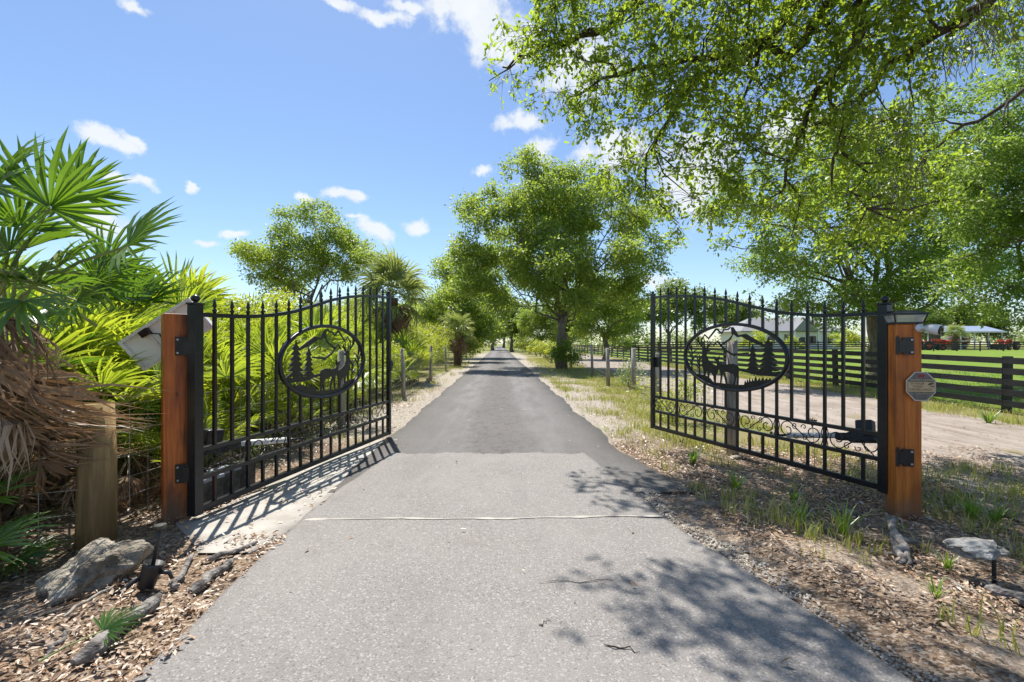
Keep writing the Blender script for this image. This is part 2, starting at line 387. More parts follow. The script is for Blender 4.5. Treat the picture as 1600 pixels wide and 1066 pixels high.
def ground_mat():
    m, T, b = new_mat('ground_soil')
    v = coords(T, 'World'); s = T.add('ShaderNodeSeparateXYZ'); T.put(s.inputs[0], v)
    X, Y = s.outputs[0], s.outputs[1]
    wob = T.math('MULTIPLY', T.math('SUBTRACT', T.noise(v, .9, 5, .6), .5), 1.6)
    rx = T.math('ADD', T.math('ADD', X, T.math('MULTIPLY', Y, .027)), T.math('MULTIPLY', wob, .7))
    # litter: many small chips of different browns
    vc = T.voro(T.mapping(v, (1, 1.5, 1)), 62, out='Color'); vs = T.add('ShaderNodeSeparateColor'); T.put(vs.inputs[0], vc)
    chips = T.cramp(vs.outputs[0], [(0, (.09, .062, .042)), (.4, (.22, .15, .10)), (.75, (.36, .26, .18)), (1, (.48, .41, .33))])
    dk = T.ramp(T.noise(v, 1.3, 5, .65), .45, .65)
    litter = T.mix(T.math('MULTIPLY', dk, .6), chips, (.06, .046, .036))
    sandc = T.mix(T.noise(v, 6, 5, .7), (.54, .49, .43), (.33, .29, .25))
    sandc = T.mix(T.ramp(vs.outputs[1], .78, .9), sandc, (.22, .15, .10))
    grassc = T.mix(T.noise(v, 9, 5, .7), (.13, .17, .035), (.30, .28, .10))
    dryc = T.mix(T.noise(v, 3, 5, .7), (.30, .24, .14), (.22, .20, .08))
    sandn = T.ramp(T.noise(v, 1.6, 6, .65), .50, .60)
    c = T.mix(T.math('MULTIPLY', sandn, .32), litter, sandc)
    # beyond the gates: sand by the road, grass strips further out
    beyond = T.ramp(T.math('ADD', Y, wob), 5.6, 7.2)
    gs = T.ramp(T.noise(v, .8, 5, .6), .42, .58)
    verge = T.mix(gs, dryc, grassc)
    sandstrip = T.ramp(T.math('ABSOLUTE', T.math('SUBTRACT', T.math('ABSOLUTE', rx), 2.0)), .95, .4)
    bl = T.mix(T.math('MULTIPLY', sandstrip, .9), verge, sandc)
    c = T.mix(beyond, c, bl)
    c = T.mix(T.ramp(Y, 45, 90), c, grassc)
    T.put(b.inputs['Base Color'], c); b.inputs['Roughness'].default_value = .95; b.inputs['Specular IOR Level'].default_value = .15
    h = T.math('ADD', T.math('MULTIPLY', T.voro(v, 30), .5), T.math('ADD', T.noise(v, 40, 5, .7), T.math('MULTIPLY', T.noise(v, 5, 5, .6), 2)))
    bump(T, b, h, .7, .03)
    return m
M['ground'] = ground_mat()
def track_mat():
    m, T, b = new_mat('track_sand')
    v = coords(T, 'World')
    n = T.noise(T.mapping(v, (1.6, .45, 1)), 2.5, 7, .7)
    c = T.mix(T.ramp(n, .3, .7), (.40, .345, .30), (.25, .205, .17))
    c = T.mix(T.ramp(T.noise(v, 1.1, 5, .7), .58, .70), c, (.26, .22, .12))
    c = T.mix(T.math('MULTIPLY', T.ramp(T.noise(v, 28, 4, .7), .60, .7), .6), c, (.16, .10, .065))
    T.put(b.inputs['Base Color'], c); b.inputs['Roughness'].default_value = .95; b.inputs['Specular IOR Level'].default_value = .15
    bump(T, b, T.math('ADD', n, T.math('MULTIPLY', T.noise(v, 25, 5, .7), .35)), .8, .06)
    return m
M['track'] = track_mat()
def pasture_mat():
    m, T, b = new_mat('pasture_grass')
    v = coords(T, 'World')
    c = T.mix(T.ramp(T.noise(v, 1.5, 6, .7), .3, .7), (.135, .23, .024), (.21, .275, .04))
    c = T.mix(T.ramp(T.noise(v, 22, 4, .75), .45, .75), c, (.10, .19, .015))
    c = T.mix(T.ramp(T.noise(v, .25, 4, .6), .55, .75), c, (.28, .25, .10))
    T.put(b.inputs['Base Color'], c); b.inputs['Roughness'].default_value = .9; b.inputs['Specular IOR Level'].default_value = .15
    bump(T, b, T.noise(v, 30, 4, .8), .8, .05)
    return m
M['pasture'] = pasture_mat()

# ------------------------------------------------------------------ ground sheets
def grid_sheet(name, xs, ys, mat, off, left=None, right=None, skirt=0):
    """sheet following the terrain; optional left(y)/right(y) edges: xs then are 0..1 across"""
    xs = np.asarray(xs, float); ys = np.asarray(ys, float)
    if left is not None:
        l = np.array([left(y) for y in ys]); r = np.array([right(y) for y in ys])
        X = l[:, None]+(r-l)[:, None]*xs[None]; Y = np.repeat(ys[:, None], len(xs), 1)
    else: X, Y = np.meshgrid(xs, ys)
    Z = terr(X, Y)+off
    V = np.stack([X, Y, Z], -1)
    if skirt:
        e0 = V[:, :1].copy(); e0[..., 2] -= skirt; e1 = V[:, -1:].copy(); e1[..., 2] -= skirt
        V = np.concatenate([e0, V, e1], 1)
    ny, nx = V.shape[:2]
    i = np.arange(nx*ny).reshape(ny, nx)
    q = np.stack([i[:-1, :-1], i[:-1, 1:], i[1:, 1:], i[1:, :-1]], -1).reshape(-1, 4)
    return structure(ob(name, fast_mesh(name, V.reshape(-1, 3), [q], smooth=not skirt), mat))
def axis(dense_lo, dense_hi, step, lo, hi, g=1.22):
    a = list(np.arange(dense_lo, dense_hi, step)); s = step
    x = a[-1]
    while x < hi: s *= g; x += s; a.append(x)
    s = step; x = dense_lo; b = []
    while x > lo: s *= g; x -= s; b.append(x)
    return np.array(b[::-1]+a)
grid_sheet('ground', axis(-6, 12, .1, -600, 600), axis(-1, 14, .1, -200, 1200), M['ground'], -.004)
def wav(y, s, a=.05): return a*(math.sin(1.7*y+s)+.6*math.sin(4.3*y+2*s)+.4*math.sin(11*y+3*s))
RL = lambda y: -1.56-.027*y+wav(y, 1, .025)
def RRt(y):
    base = 1.5-.027*y
    return base+.42*float(ss(6.0, 4.2, y))*0.55+wav(y, 2, .03)
grid_sheet('driveway', np.linspace(0, 1, 9), np.concatenate([np.arange(4.05, 20, .15), np.geomspace(20, 260, 60)]), M['road'], .012, RL, RRt, .05)
# strip of the same road runs down beside the apron, so the apron lies 5 mm over it
AL = lambda y: float(np.interp(y, [-3, 1.8, 3.46, 5.48], [-1.46, -1.49, -1.6, -1.45]))+wav(y, 3, .012)
AR = lambda y: float(np.interp(y, [-3, 1.8, 3.46, 5.48], [2.3, 1.57, 1.17, .86]))+wav(y, 5, .012)
ap = grid_sheet('apron', np.linspace(0, 1, 60), np.concatenate([np.arange(-3, 5.4, .06), [5.46, 5.48]]), M['apron'], .021, AL, AR, .04)
for v in ap.data.vertices:
    if v.co.y > 5.3: v.co.y += .03*math.sin(7*v.co.x)+.02*math.sin(23*v.co.x+1)+.012*math.sin(61*v.co.x)
# saw-cut joint filled with pale sand across the apron
jb = MB(); n = 60; V = []
for k in range(n+1):
    t = k/n; x = -1.55+2.7*t; y = 3.40+.07*t+.012*math.sin(9*t)+.006*math.sin(31*t); w = .022*(.30+.70*math.sin(13*t+1)**2*abs(math.sin(47*t))**.5)
    V += [(x, y-w, .0255), (x, y+w, .0255)]
jb.add(V, [(2*k, 2*k+2, 2*k+3, 2*k+1) for k in range(n)])
structure(jb.build('pavement_joint', M['concrete']))
CL = lambda y: float(np.interp(y, [2.9, 3.4, 6.4], [-2.0, -2.52, -1.95]))+wav(y, 8, .05)
CR = lambda y: float(np.interp(y, [2.9, 3.4, 6.4], [-1.70, -1.53, -1.6]))+wav(y, 4, .02)
grid_sheet('concrete_edge', np.linspace(0, 1, 6), np.arange(2.9, 6.4, .08), M['concrete'], .010, CL, CR, .05)
TLf = lambda y: 4.35-.01*y+wav(y, 6, .12)-.6*float(ss(5, 2, y))
TRf = lambda y: 8.95-.005*y+wav(y, 7, .15)
grid_sheet('dirt_track', np.linspace(0, 1, 26), np.concatenate([np.arange(-1, 14, .2), np.geomspace(14, 120, 40)]), M['track'], .010, TLf, TRf)
grid_sheet('pasture', np.linspace(0, 1, 40), np.concatenate([np.arange(1, 14, .25), np.geomspace(14, 75, 40)]), M['pasture'], .014,
           lambda y: 10.25+wav(y, 9, .1), lambda y: 140)

# ------------------------------------------------------------------ gates
GL = 3.08
def top_z(t):
    return float(np.interp(t, [0, .06, .12, .18, .23, .29, .35, .45, .56, .67, .77, .88, 1], [1.512, 1.514, 1.518, 1.527, 1.543, 1.568, 1.603, 1.687, 1.783, 1.850, 1.895, 1.925, 1.937]))
def sq_post(mb, x, z0, z1, w): mb.box((x, 0, (z0+z1)/2), (w, w, z1-z0))
finial_mb = MB(); finial_mb.lathe([(.012, 0), (.012, .012), (.019, .018), (.019, .03), (.009, .036), (.009, .045), (.017, .06), (.012, .085), (.002, .125)], 8)
finial_me = finial_mb.mesh('finial', True)
def scroll_mesh():
    mb = MB()
    def spiral(cx, cy, r0, a0, turns, k0=.25, n=26, sgn=1):
        return [(cx+r0*(1-(1-k0)*k/n)*math.cos(a0+sgn*turns*2*math.pi*k/n), cy+r0*(1-(1-k0)*k/n)*math.sin(a0+sgn*turns*2*math.pi*k/n)) for k in range(n+1)]
    L_ = spiral(-.135, -.002, .088, R(70), 1.15)
    Rr = [(-x, -y) for x, y in L_]
    path = L_[::-1]+Rr
    # gentle diagonal between the two curls
    mb.tube([(x, 0, y) for x, y in path], .0055, 5)
    for s in (1, -1):
        q = spiral(s*.052, s*-.050, .034, R(120 if s > 0 else 300), .95, .3, 16, -1)
        mb.tube([(0, 0, 0)]+[(x, 0, y) for x, y in q], .0045, 5)
        q = spiral(s*.045, s*.052, .030, R(200 if s > 0 else 20), .9, .3, 16, -1)
        mb.tube([(x, 0, y) for x, y in q], .0045, 5)
    for s in (1, -1):      # bars that tie the curls to the rails
        mb.tube([(s*.225, 0, -.088), (s*.238, 0, -.03), (s*.222, 0, .03), (s*.238, 0, .088)], .0045, 5)
    return mb.mesh('scroll', True)
scroll_me = scroll_mesh()
# medallion drawing: coordinates measured on the photo's gate, turned into plate coordinates
def md(x, y): return ((762-x)/602*.75, (537-y)/392*.39)
def spruce_poly(cx, top, base, hw, tiers):
    Lp, Rp = [], []
    H = base-top
    for k in range(tiers):
        y0 = top+H*(.12+.80*k/tiers); y1 = top+H*(.12+.80*(k+1)/tiers); w = hw*(.35+.65*(k+1)/tiers); wi = hw*(.16+.30*k/tiers)
        Rp += [(cx+wi*.7, y0), (cx+w, y1-.02*H), (cx+w*.55, y1+.005*H), (cx+wi, y1-.015*H)]
        Lp += [(cx-wi*.7, y0), (cx-w*.95, y1+.0*H), (cx-w*.5, y1+.015*H), (cx-wi, y1-.005*H)]
    return [(cx, top)]+Rp+[(cx+12, base), (cx-12, base)]+Lp[::-1]
STAG = [(430, 440), (470, 440), (512, 458), (505, 474), (470, 482), (462, 520), (490, 585), (555, 635), (600, 650), (618, 690), (606, 730), (590, 770), (586, 862), (564, 862), (560, 790), (532, 745), (504, 745), (500, 800), (482, 800), (478, 735), (458, 715), (446, 790), (424, 790), (424, 720), (404, 640), (398, 560), (414, 490), (412, 455)]
DOE = [(580, 562), (556, 530), (592, 545), (606, 556), (634, 524), (624, 575), (622, 600), (650, 622), (700, 630), (800, 614), (850, 632), (870, 668), (862, 720), (864, 780), (860, 862), (844, 862), (847, 780), (836, 752), (830, 800), (816, 862), (800, 862), (820, 790), (804, 738), (720, 715), (692, 715), (722, 800), (728, 862), (712, 862), (698, 800), (670, 725), (664, 790), (656, 862), (641, 862), (648, 780), (643, 720), (620, 680), (600, 640), (596, 592), (566, 582)]
RIDGE = [[(772, 180), (802, 180), (860, 276), (945, 262), (1152, 392), (1142, 416), (1030, 368), (948, 330), (900, 296), (846, 300), (800, 262), (786, 284)],
         [(800, 262), (770, 330), (660, 402), (648, 384), (752, 318), (790, 268)],
         [(648, 384), (664, 396), (700, 440), (800, 495), (860, 488), (975, 476), (975, 494), (860, 510), (806, 524), (690, 462), (640, 400)],
         [(640, 400), (606, 356), (560, 408), (548, 396), (606, 338), (664, 392)],
         [(772, 182), (744, 212), (690, 218), (658, 262), (596, 206), (492, 322), (438, 270), (412, 320), (404, 310), (438, 252), (490, 300), (578, 190), (604, 184), (656, 238), (684, 202), (738, 196), (756, 178)]]
SHELF = [(862, 664), (930, 672), (1000, 690), (1100, 676), (1200, 690), (1330, 660), (1318, 700), (1250, 728), (1090, 732), (1010, 722), (960, 706), (866, 694)]
def ell(a): return (762+597*math.cos(a), 537+388*math.sin(a))
GROUNDP = [(300, 770), (380, 772), (470, 786), (512, 812), (556, 858), (640, 858), (760, 860), (860, 858), (925, 850), (935, 800), (950, 832), (962, 782), (974, 826), (985, 764), (1000, 815), (1018, 770), (1030, 805), (1052, 738), (1066, 796), (1088, 756), (1104, 790), (1126, 740), (1140, 782), (1160, 752), (1176, 776), (1198, 744), (1206, 770), (1230, 754), (1262, 756)]
GROUNDP += [ell(a) for a in np.linspace(R(34), R(143), 26)]
def strip(pts, w):
    """thin 2D strip polygon along a polyline (in drawing px)"""
    pts = [np.array(p, float) for p in pts]; Lp, Rp = [], []
    for i, p in enumerate(pts):
        d = pts[min(i+1, len(pts)-1)]-pts[max(i-1, 0)]; d /= np.linalg.norm(d)+1e-9; nn = np.array([-d[1], d[0]])
        ww = w*(1-.6*i/(len(pts)-1)); Lp.append(p+nn*ww); Rp.append(p-nn*ww)
    return [tuple(p) for p in Lp+Rp[::-1]]
ANTLER = [[(436, 446), (396, 405), (322, 318)], [(380, 388), (356, 350), (350, 284)], [(402, 410), (398, 350), (396, 296)], [(462, 446), (500, 400), (540, 372)], [(474, 430), (486, 390), (478, 336)], [(444, 444), (432, 390), (434, 330)], [(350, 350), (330, 330), (338, 296)], [(500, 400), (512, 372), (506, 340)]]
TWIGS = [[(256, 730), (262, 560), (250, 380)], [(258, 560), (222, 500), (206, 450)], [(260, 600), (310, 530), (350, 515)], [(256, 520), (300, 470), (345, 452)], [(254, 470), (228, 420), (232, 380)], [(258, 640), (214, 590), (190, 575)],
         [(370, 775), (366, 650), (366, 520)], [(368, 660), (330, 600), (300, 590)], [(368, 670), (410, 640), (420, 620)], [(367, 610), (330, 560), (310, 545)], [(368, 700), (320, 660), (290, 650)], [(367, 590), (395, 550), (400, 530)]]
def plate_obj(name, polys, parent, th=.006, mat=None):
    mb = MB()
    for pl in polys:
        pts = [md(*p) for p in pl]
        mb.plate(pts, th, lambda u, v, w: Vector((u, w, v)))
    return mb.build(name, mat or M['panel_metal'], parent)
def build_gate(label, loc, rz):
    g = thing('metal_gate', label, 'gate', loc, rz, 'leaves of the open driveway gate')
    BM = M['black_metal']
    mb = MB(); sq_post(mb, 0, -.01, 1.585, .075); mb.build('hinge_post', BM, g, bevel=.004)
    cap = MB(); cap.box((0, 0, 1.592), (.085, .085, .014)); cap.lathe([(.018, 1.599), (.014, 1.606), (.026, 1.615), (.034, 1.632), (.026, 1.65), (.010, 1.66), (.002, 1.662)], 12)
    cap.build('ball_cap', BM, g, True)
    mb = MB(); sq_post(mb, GL, 0, 1.985, .052); mb.box((GL, 0, 1.99), (.06, .06, .012)); mb.lathe([(.012, 1.996), (.022, 2.01), (.016, 2.028), (.002, 2.036)], 10, (GL, 0, 0)); mb.build('latch_post', BM, g)
    a, b = .0375, GL-.026
    mb = MB(); N = 40; V = []
    for k in range(N+1):
        x = a+(b-a)*k/N; z = top_z(x/GL)
        V += [(x, -.02, z-.016), (x, .02, z-.016), (x, .02, z+.016), (x, -.02, z+.016)]
    mb.add(V, [(4*k+i, 4*k+(i+1) % 4, 4*k+4+(i+1) % 4, 4*k+4+i) for k in range(N) for i in range(4)]); mb.build('top_rail', BM, g)
    for z, h, nm in ((.475, .034, 'scroll_rail'), (.262, .034, 'scroll_rail'), (.025, .05, 'bottom_rail')):
        mb = MB(); mb.box(((a+b)/2, 0, z), (b-a, .04, h)); mb.build(nm, BM, g, bevel=.003)
    for k in range(1, 18):
        x = GL*k/18; w = .0235; zt = top_z(x/GL)
        spans = [(.05, .245, 'short_bar')]
        if k % 3 == 0: spans.append((.279, .458, 'short_bar'))
        e = (x-GL*.535)/.75; zl = .492
        if abs(e) < .985:
            hz_ = .39*math.sqrt(1-e*e); spans.append((.492, 1.094-hz_-.004, 'bar')); zl = 1.094+hz_+.004
        for (z0, z1, nm) in spans:
            mb = MB(); mb.box((x, 0, (z0+z1)/2), (w, w, z1-z0)); mb.build(nm, BM, g)
        mb = MB(); mb.box((x, 0, (zl+zt-.012)/2), (w, w, zt-.012-zl))
        o = mb.build('bar', BM, g)
        f = ob('finial', finial_me, BM, o); f.location = (x, 0, zt+.014)
    for k in range(6):
        o = ob('scroll', scroll_me, BM, g); o.location = (GL*(3*k+1.5)/18, 0, .3685)
        if k % 2: o.scale = (-1, 1, 1)
    # medallion
    m = thing('medallion', None, None); m.parent = g
    for key in list(m.keys()): del m[key]
    m.location = (GL*.535, -.0, 1.094)
    for s in (-1,):
        pass
    ring = MB(); N = 72; V = []
    for k in range(N):
        an = 2*math.pi*k/N
        for (da, dy) in ((-.017, -.02), (.017, -.02), (.017, .02), (-.017, .02)):
            V.append(((.75+da)*math.cos(an), dy, (.39+da)*math.sin(an)))
    ring.add(V, [(4*k+i, 4*k+(i+1) % 4, (4*((k+1) % N))+(i+1) % 4, (4*((k+1) % N))+i) for k in range(N) for i in range(4)])
    ring.build('medallion_ring', BM, m, True)
    plate_obj('meadow_plate', [GROUNDP], m, .006); plate_obj('ledge_plate', [SHELF], m, .0065)
    plate_obj('mountain_plate', RIDGE, m, .007)
    plate_obj('spruce_plate', [spruce_poly(1178, 300, 705, 112, 6)], m, .008)
    plate_obj('spruce_plate', [spruce_poly(1018, 372, 705, 78, 5)], m, .0085)
    plate_obj('stag_plate', [STAG]+[strip(p, 9) for p in ANTLER], m, .009)
    plate_obj('doe_plate', [DOE], m, .0095)
    plate_obj('sapling_plate', [strip(p, 8) for p in TWIGS], m, .010)
    # latch box on the free end
    mb = MB(); mb.box((GL-.045, -.045, .98), (.06, .05, .15)); mb.box((GL-.02, -.045, 1.0), (.03, .06, .05)); mb.build('latch', M['black_plastic'], g, bevel=.006)
    return g
def gate_frame(hinge, far, z): d = (far-hinge); return (hinge.x, hinge.y, z), math.atan2(d.y, d.x)
hL, fL = Vector((-2.40, 3.45)), Vector((-1.75, 6.46))
hR, fR = Vector((3.17, 3.87)), Vector((2.09, 6.76))
l, r = gate_frame(hL, fL, .05)
gateL = build_gate('black iron deer gate leaf hinged on the post that hides the solar panel', l, r)
l, r = gate_frame(hR, fR, .085)
gateR = copy_thing(gateL, l, r, 1, 'black iron deer gate leaf hinged on the post carrying the octagonal sign')
gateR.name = 'metal_gate.001'

# posts with hinges
def wooden_post(label, c, rz, top, mat, base, hinge_dir, hz):
    g = thing('gate_post', label, 'post', (c[0], c[1], base), 0, 'stained timber gate posts')
    mb = MB(); M4 = Matrix.Rotation(rz, 3, 'Z'); mb.box((0, 0, (top-base)/2-.05), (.178, .178, top-base+.1), M4); mb.build('timber', mat, g, bevel=.008)
    for z in hz:
        h = MB()
        # plate lies flat on the post's face that looks to the camera, barrel towards the gate
        (fx, fy), (bx, by) = hinge_dir
        ax = Vector((bx-fx, by-fy, 0)).normalized(); nn = Vector((ax.y, -ax.x, 0))
        if nn.y > 0: nn = -nn
        Mx = Matrix((ax, -nn, Vector((0, 0, 1)))).transposed()
        c0 = Vector((fx, fy, z-base))
        h.box(c0, (.075, .008, .14), Mx); h.box(c0+ax*.05+nn*.012, (.05, .03, .10), Mx)
        h.tube([c0+ax*.078+nn*.012+Vector((0, 0, -.07)), c0+ax*.078+nn*.012+Vector((0, 0, .07))], .014, 8)
        h.tube([c0+ax*.078+nn*.012+Vector((0, 0, .07)), c0+ax*.078+nn*.012+Vector((0, 0, .085))], .008, 6)
        hb = h.build('hinge', M['black_metal'], g)
        for dx, dz in ((-.02, .05), (-.02, -.05)):
            b = MB(); p = c0+ax*dx+Vector((0, 0, dz)); b.tube([p+nn*.003, p+nn*.013, p+nn*.016], [.0095, .0095, .005], 8); b.build('bolt', M['bolt'], hb)
    return g
pl_c = (-2.58, 3.50)
postL = wooden_post('dark streaked orange timber gate post in front of the tilted solar panel', pl_c, R(42), 1.565, M['stain_dark'], 0,
                    ((.088, -.072), (.155, -.055)), (1.32, .36))
pr_c = (3.235, 3.77)
ZR = TZ(*pr_c)
postR = wooden_post('warm orange timber gate post topped with a lantern cap', pr_c, R(-14), 1.50, M['stain_warm'], ZR-.0,
                    ((-.045, -.106), (-.125, -.085)), (1.32, .42))
# lantern cap
lamp = thing('post_lamp', 'black roofed square lantern cap on top of the timber gate post', 'lamp', (pr_c[0], pr_c[1], 1.50), R(-14))
def frust(mb, w0, w1, z0, z1):
    V = [(s*w/2, t*w/2, z) for (w, z) in ((w0, z0), (w1, z1)) for (s, t) in ((-1, -1), (1, -1), (1, 1), (-1, 1))]
    mb.add(V, [(3, 2, 1, 0), (4, 5, 6, 7), (0, 1, 5, 4), (1, 2, 6, 5), (2, 3, 7, 6), (3, 0, 4, 7)])
mb = MB(); frust(mb, .20, .20, 0, .014); mb.build('lamp_base', M['black_plastic'], lamp)
mglass, Tg, bg_ = new_mat('frosted_glass'); bg_.inputs['Base Color'].default_value = (.86, .90, .86, 1); bg_.inputs['Roughness'].default_value = .2; bg_.inputs['Transmission Weight'].default_value = .7
mb = MB(); frust(mb, .19, .225, .015, .072); mb.build('lamp_glass', mglass, lamp)
mb = MB(); frust(mb, .255, .245, .073, .085); frust(mb, .245, .12, .0851, .112); mb.build('lamp_roof', M['black_plastic'], lamp)
for s in range(4):
    a = R(45+90*s); mb = MB(); mb.tube([(.137*math.cos(a), .137*math.sin(a), .013), (.162*math.cos(a), .162*math.sin(a), .074)], .006, 4); mb.build('lamp_bar', M['black_plastic'], lamp)
# security camera
cm = thing('security_camera', 'white bullet security camera fixed near the top of the timber post', 'camera', (pr_c[0]+.045, pr_c[1]-.10, 1.465))
Mf = Matrix.Rotation(R(90), 3, 'X')
mb = MB(); mb.lathe([(.034, 0), (.034, .012), (.028, .02), (.012, .028), (.011, .05)], 16, (0, 0, 0), Mf); mb.build('camera_mount', M['white_plastic'], cm, True)
dv = Vector((.42, -.9, -.22)).normalized(); q = Vector((0, 0, 1)).rotation_difference(dv).to_matrix()
mb = MB(); mb.lathe([(.018, -.02), (.030, 0), (.038, .02), (.041, .07), (.040, .082)], 18, (.024, -.052, -.002), q); mb.build('camera_body', M['white_plastic'], cm, True)
mb = MB(); mb.lathe([(.036, .083), (.036, .089), (.018, .090), (.014, .087)], 18, (.024, -.052, -.002), q); mb.build('camera_lens', M['lens_black'], cm, True)
# octagonal sign
def text_mesh(body, size, name='lettering'):
    cu = bpy.data.curves.new(name, 'FONT'); cu.body = body; cu.size = size; cu.align_x = 'CENTER'; cu.align_y = 'CENTER'; cu.extrude = .0004
    cu.space_line = 1.0
    to = bpy.data.objects.new(name, cu); col.objects.link(to)
    dg = bpy.context.evaluated_depsgraph_get(); me = bpy.data.meshes.new_from_object(to.evaluated_get(dg))
    bpy.data.objects.remove(to); return me
sign = thing('security_sign', 'octagonal security sign with tan middle band on the timber post', 'sign', (pr_c[0]+.045, pr_c[1]-.118, 1.34-67*3.65/711), R(-14)+R(2))
def octo(w, h, c=.30):
    a, b = w/2, h/2; return [(-a+c*w, -b), (a-c*w, -b), (a, -b+c*h), (a, b-c*h), (a-c*w, b), (-a+c*w, b), (-a, b-c*h), (-a, -b+c*h)]
fnS = lambda u, v, w: Vector((u, w, v))
mb = MB(); mb.plate(octo(.205, .235), .006, fnS); mb.build('sign_border', simple('sign_border', (.58, .52, .44), (.45, .40, .33), .5, 20), sign)
mb = MB(); mb.plate(octo(.186, .216), .002, lambda u, v, w: Vector((u, w-.0045, v))); mb.build('sign_plate', simple('sign_plate', (.12, .11, .095), (.19, .17, .14), .55, 25), sign)
mb = MB(); mb.plate([(-.091, -.042), (.091, -.042), (.091, .036), (-.091, .036)], .002, lambda u, v, w: Vector((u, w-.0068, v))); mb.build('sign_band', simple('sign_band', (.60, .44, .24), (.50, .37, .20), .6, 18), sign)
mink = simple('sign_ink', (.10, .07, .035), None, .7); mcream = simple('sign_cream', (.55, .46, .26), None, .7); mred = simple('sign_red', (.30, .02, .03), None, .6)
for body, size, (u, v), mm in (('PREMISES UNDER', .021, (0, .051), mcream), ('24 HOUR', .024, (-.030, .022), mink), ('VIDEO', .024, (-.026, 0), mink), ('SURVEILLANCE', .0235, (-.008, -.025), mink), ('ALL ACTIVITY RECORDED', .0125, (0, -.056), mcream)):
    me = text_mesh(body, size); o = ob('lettering', me, mm, sign); o.location = (u, -.0085, v); o.rotation_euler = (R(90), 0, 0)
mb = MB(); mb.plate([(-.028, .098), (-.010, .092), (0, .098), (.010, .092), (.028, .098), (.020, .082), (.022, .070), (0, .078), (-.020, .072), (-.018, .084)], .001, lambda u, v, w: Vector((u, w-.006, v))); mb.build('sign_emblem', mred, sign)
mb = MB(); mb.plate([(.045, .018), (.055, .028), (.078, .034), (.084, .022), (.062, .012), (.050, .010)], .001, lambda u, v, w: Vector((u, w-.0085, v)))
mb.plate([(.060, .0), (.072, .006), (.090, .004), (.090, -.002), (.076, .0), (.064, -.005)], .001, lambda u, v, w: Vector((u, w-.0085, v))); mb.build('camera_pictogram', mink, sign)

# gate openers
def opener(label, A, B, group='gate opener arms'):
    A = Vector(A); B = Vector(B); d = (B-A).normalized(); L = (B-A).length
    g = thing('gate_opener', label, 'gate opener', A, 0, group)
    q = Vector((1, 0, 0)).rotation_difference(d).to_matrix()
    X = lambda x, y=0, z=0: q @ Vector((x, y, z))
    mb = MB(); mb.box(X(-.01, 0, -.015), (.25, .085, .10), q); mb.box(X(.15, 0, -.01), (.16, .065, .07), q); mb.build('motor_housing', M['black_plastic'], g, bevel=.012)
    mb = MB(); mb.box(X(-.02, 0, .085), (.14, .09, .12), q); mb.build('control_box', M['black_plastic'], g, bevel=.014)
    mb = MB(); mb.tube([X(.2), X(L*.80)], .028, 12); mb.build('actuator_tube', M['grey_tube'], g, True)
    mb = MB(); mb.tube([X(L*.78), X(L)], .013, 8); mb.tube([X(L)-Vector((0, 0, .03)), X(L)+Vector((0, 0, .035))], .012, 8); mb.build('push_rod', M['black_metal'], g, True)
    mb = MB(); mb.tube([X(-.12), X(-.12)+Vector((.05, -.10, -.12)), X(-.05)+Vector((.02, -.06, -.20)), X(.02)+Vector((0, 0, -.06))], .006, 6); mb.build('cable', M['black_plastic'], g, True)
    return g
opener('gate opener arm behind the gate leaf, its motor beside the dark streaked post', (-2.57, 3.92, .46), (-2.17, 4.75, .35))
opener('gate opener arm behind the gate leaf, its motor beside the lantern post', (3.32, 4.30, .47), (2.86, 5.02, .33))
# battery boxes
for k, (px, py, Y, lab) in enumerate(((325, 792, 3.78, 'black battery box with grey lid standing nearest the timber post'), (353, 778, 4.02, 'middle black battery box of the three behind the gate'), (379, 767, 4.24, 'black battery box of the three standing farthest from the timber post'))):
    p = P(px, py, Y); g = thing('battery_box', lab, 'box', (p.x-.02, p.y, .0), R(78-k*4), 'battery boxes behind the gate')
    mb = MB(); mb.box((0, 0, .105), (.20, .155, .21)); mb.build('case', M['dusty_plastic'], g, bevel=.008)
    mb = MB(); mb.box((0, 0, .225), (.215, .17, .028)); mb.box((0, 0, .243), (.13, .10, .008)); mb.build('lid', M['grey_lid'] if k < 2 else M['black_plastic'], g, bevel=.005)
# solar panel: the photo shows its aluminium back, tilted
sp = thing('solar_panel', 'tilted solar panel seen from its pale back behind the timber post', 'solar panel', (-2.72, 3.82, 0))
c = P(263, 522, 3.85)-Vector((-2.72, 3.82, 0))
ax = Vector((.80, .10, .56)).normalized(); nrm = Vector((-.10, 1, .22)); nrm = (nrm-ax*nrm.dot(ax)).normalized(); ay = nrm.cross(ax)
Mx = Matrix((ax, ay, nrm)).transposed()
W, H = .66, .30
mb = MB(); mb.box(c, (W-.02, H-.02, .008), Mx); mb.build('panel_back', M['panel_back'], sp)
mb = MB()
for s in (-1, 1):
    mb.box(c-nrm*.008+ay*s*(H/2-.012), (W, .024, .056), Mx); mb.box(c-nrm*.008+ax*s*(W/2-.012), (.024, H-.048, .056), Mx)
mb.build('panel_frame', M['alu'], sp)
for t in (-.34, .30):
    mb = MB(); mb.box(c-nrm*.012+ax*W*t*.5, (.018, H-.05, .016), Mx); mb.build('rib', M['grey_tube'], sp)
mb = MB(); mb.tube([c-nrm*.03-ax*.10-ay*.08, c-nrm*.05-ax*.03-ay*.03, c-nrm*.05+Vector((.02, 0, -.12))], .006, 6); mb.build('cable', M['black_plastic'], sp, True)
mb = MB(); mb.box(c+nrm*.008, (W-.05, H-.05, .006), Mx); mb.build('solar_cells', simple('solar_cells', (.01, .015, .05), (.015, .02, .06), .15, 5), sp)
mb = MB(); mb.box(c-nrm*.03-ax*.12-ay*.10, (.075, .055, .04), Mx); mb.build('junction_box', M['lens_black'], sp)
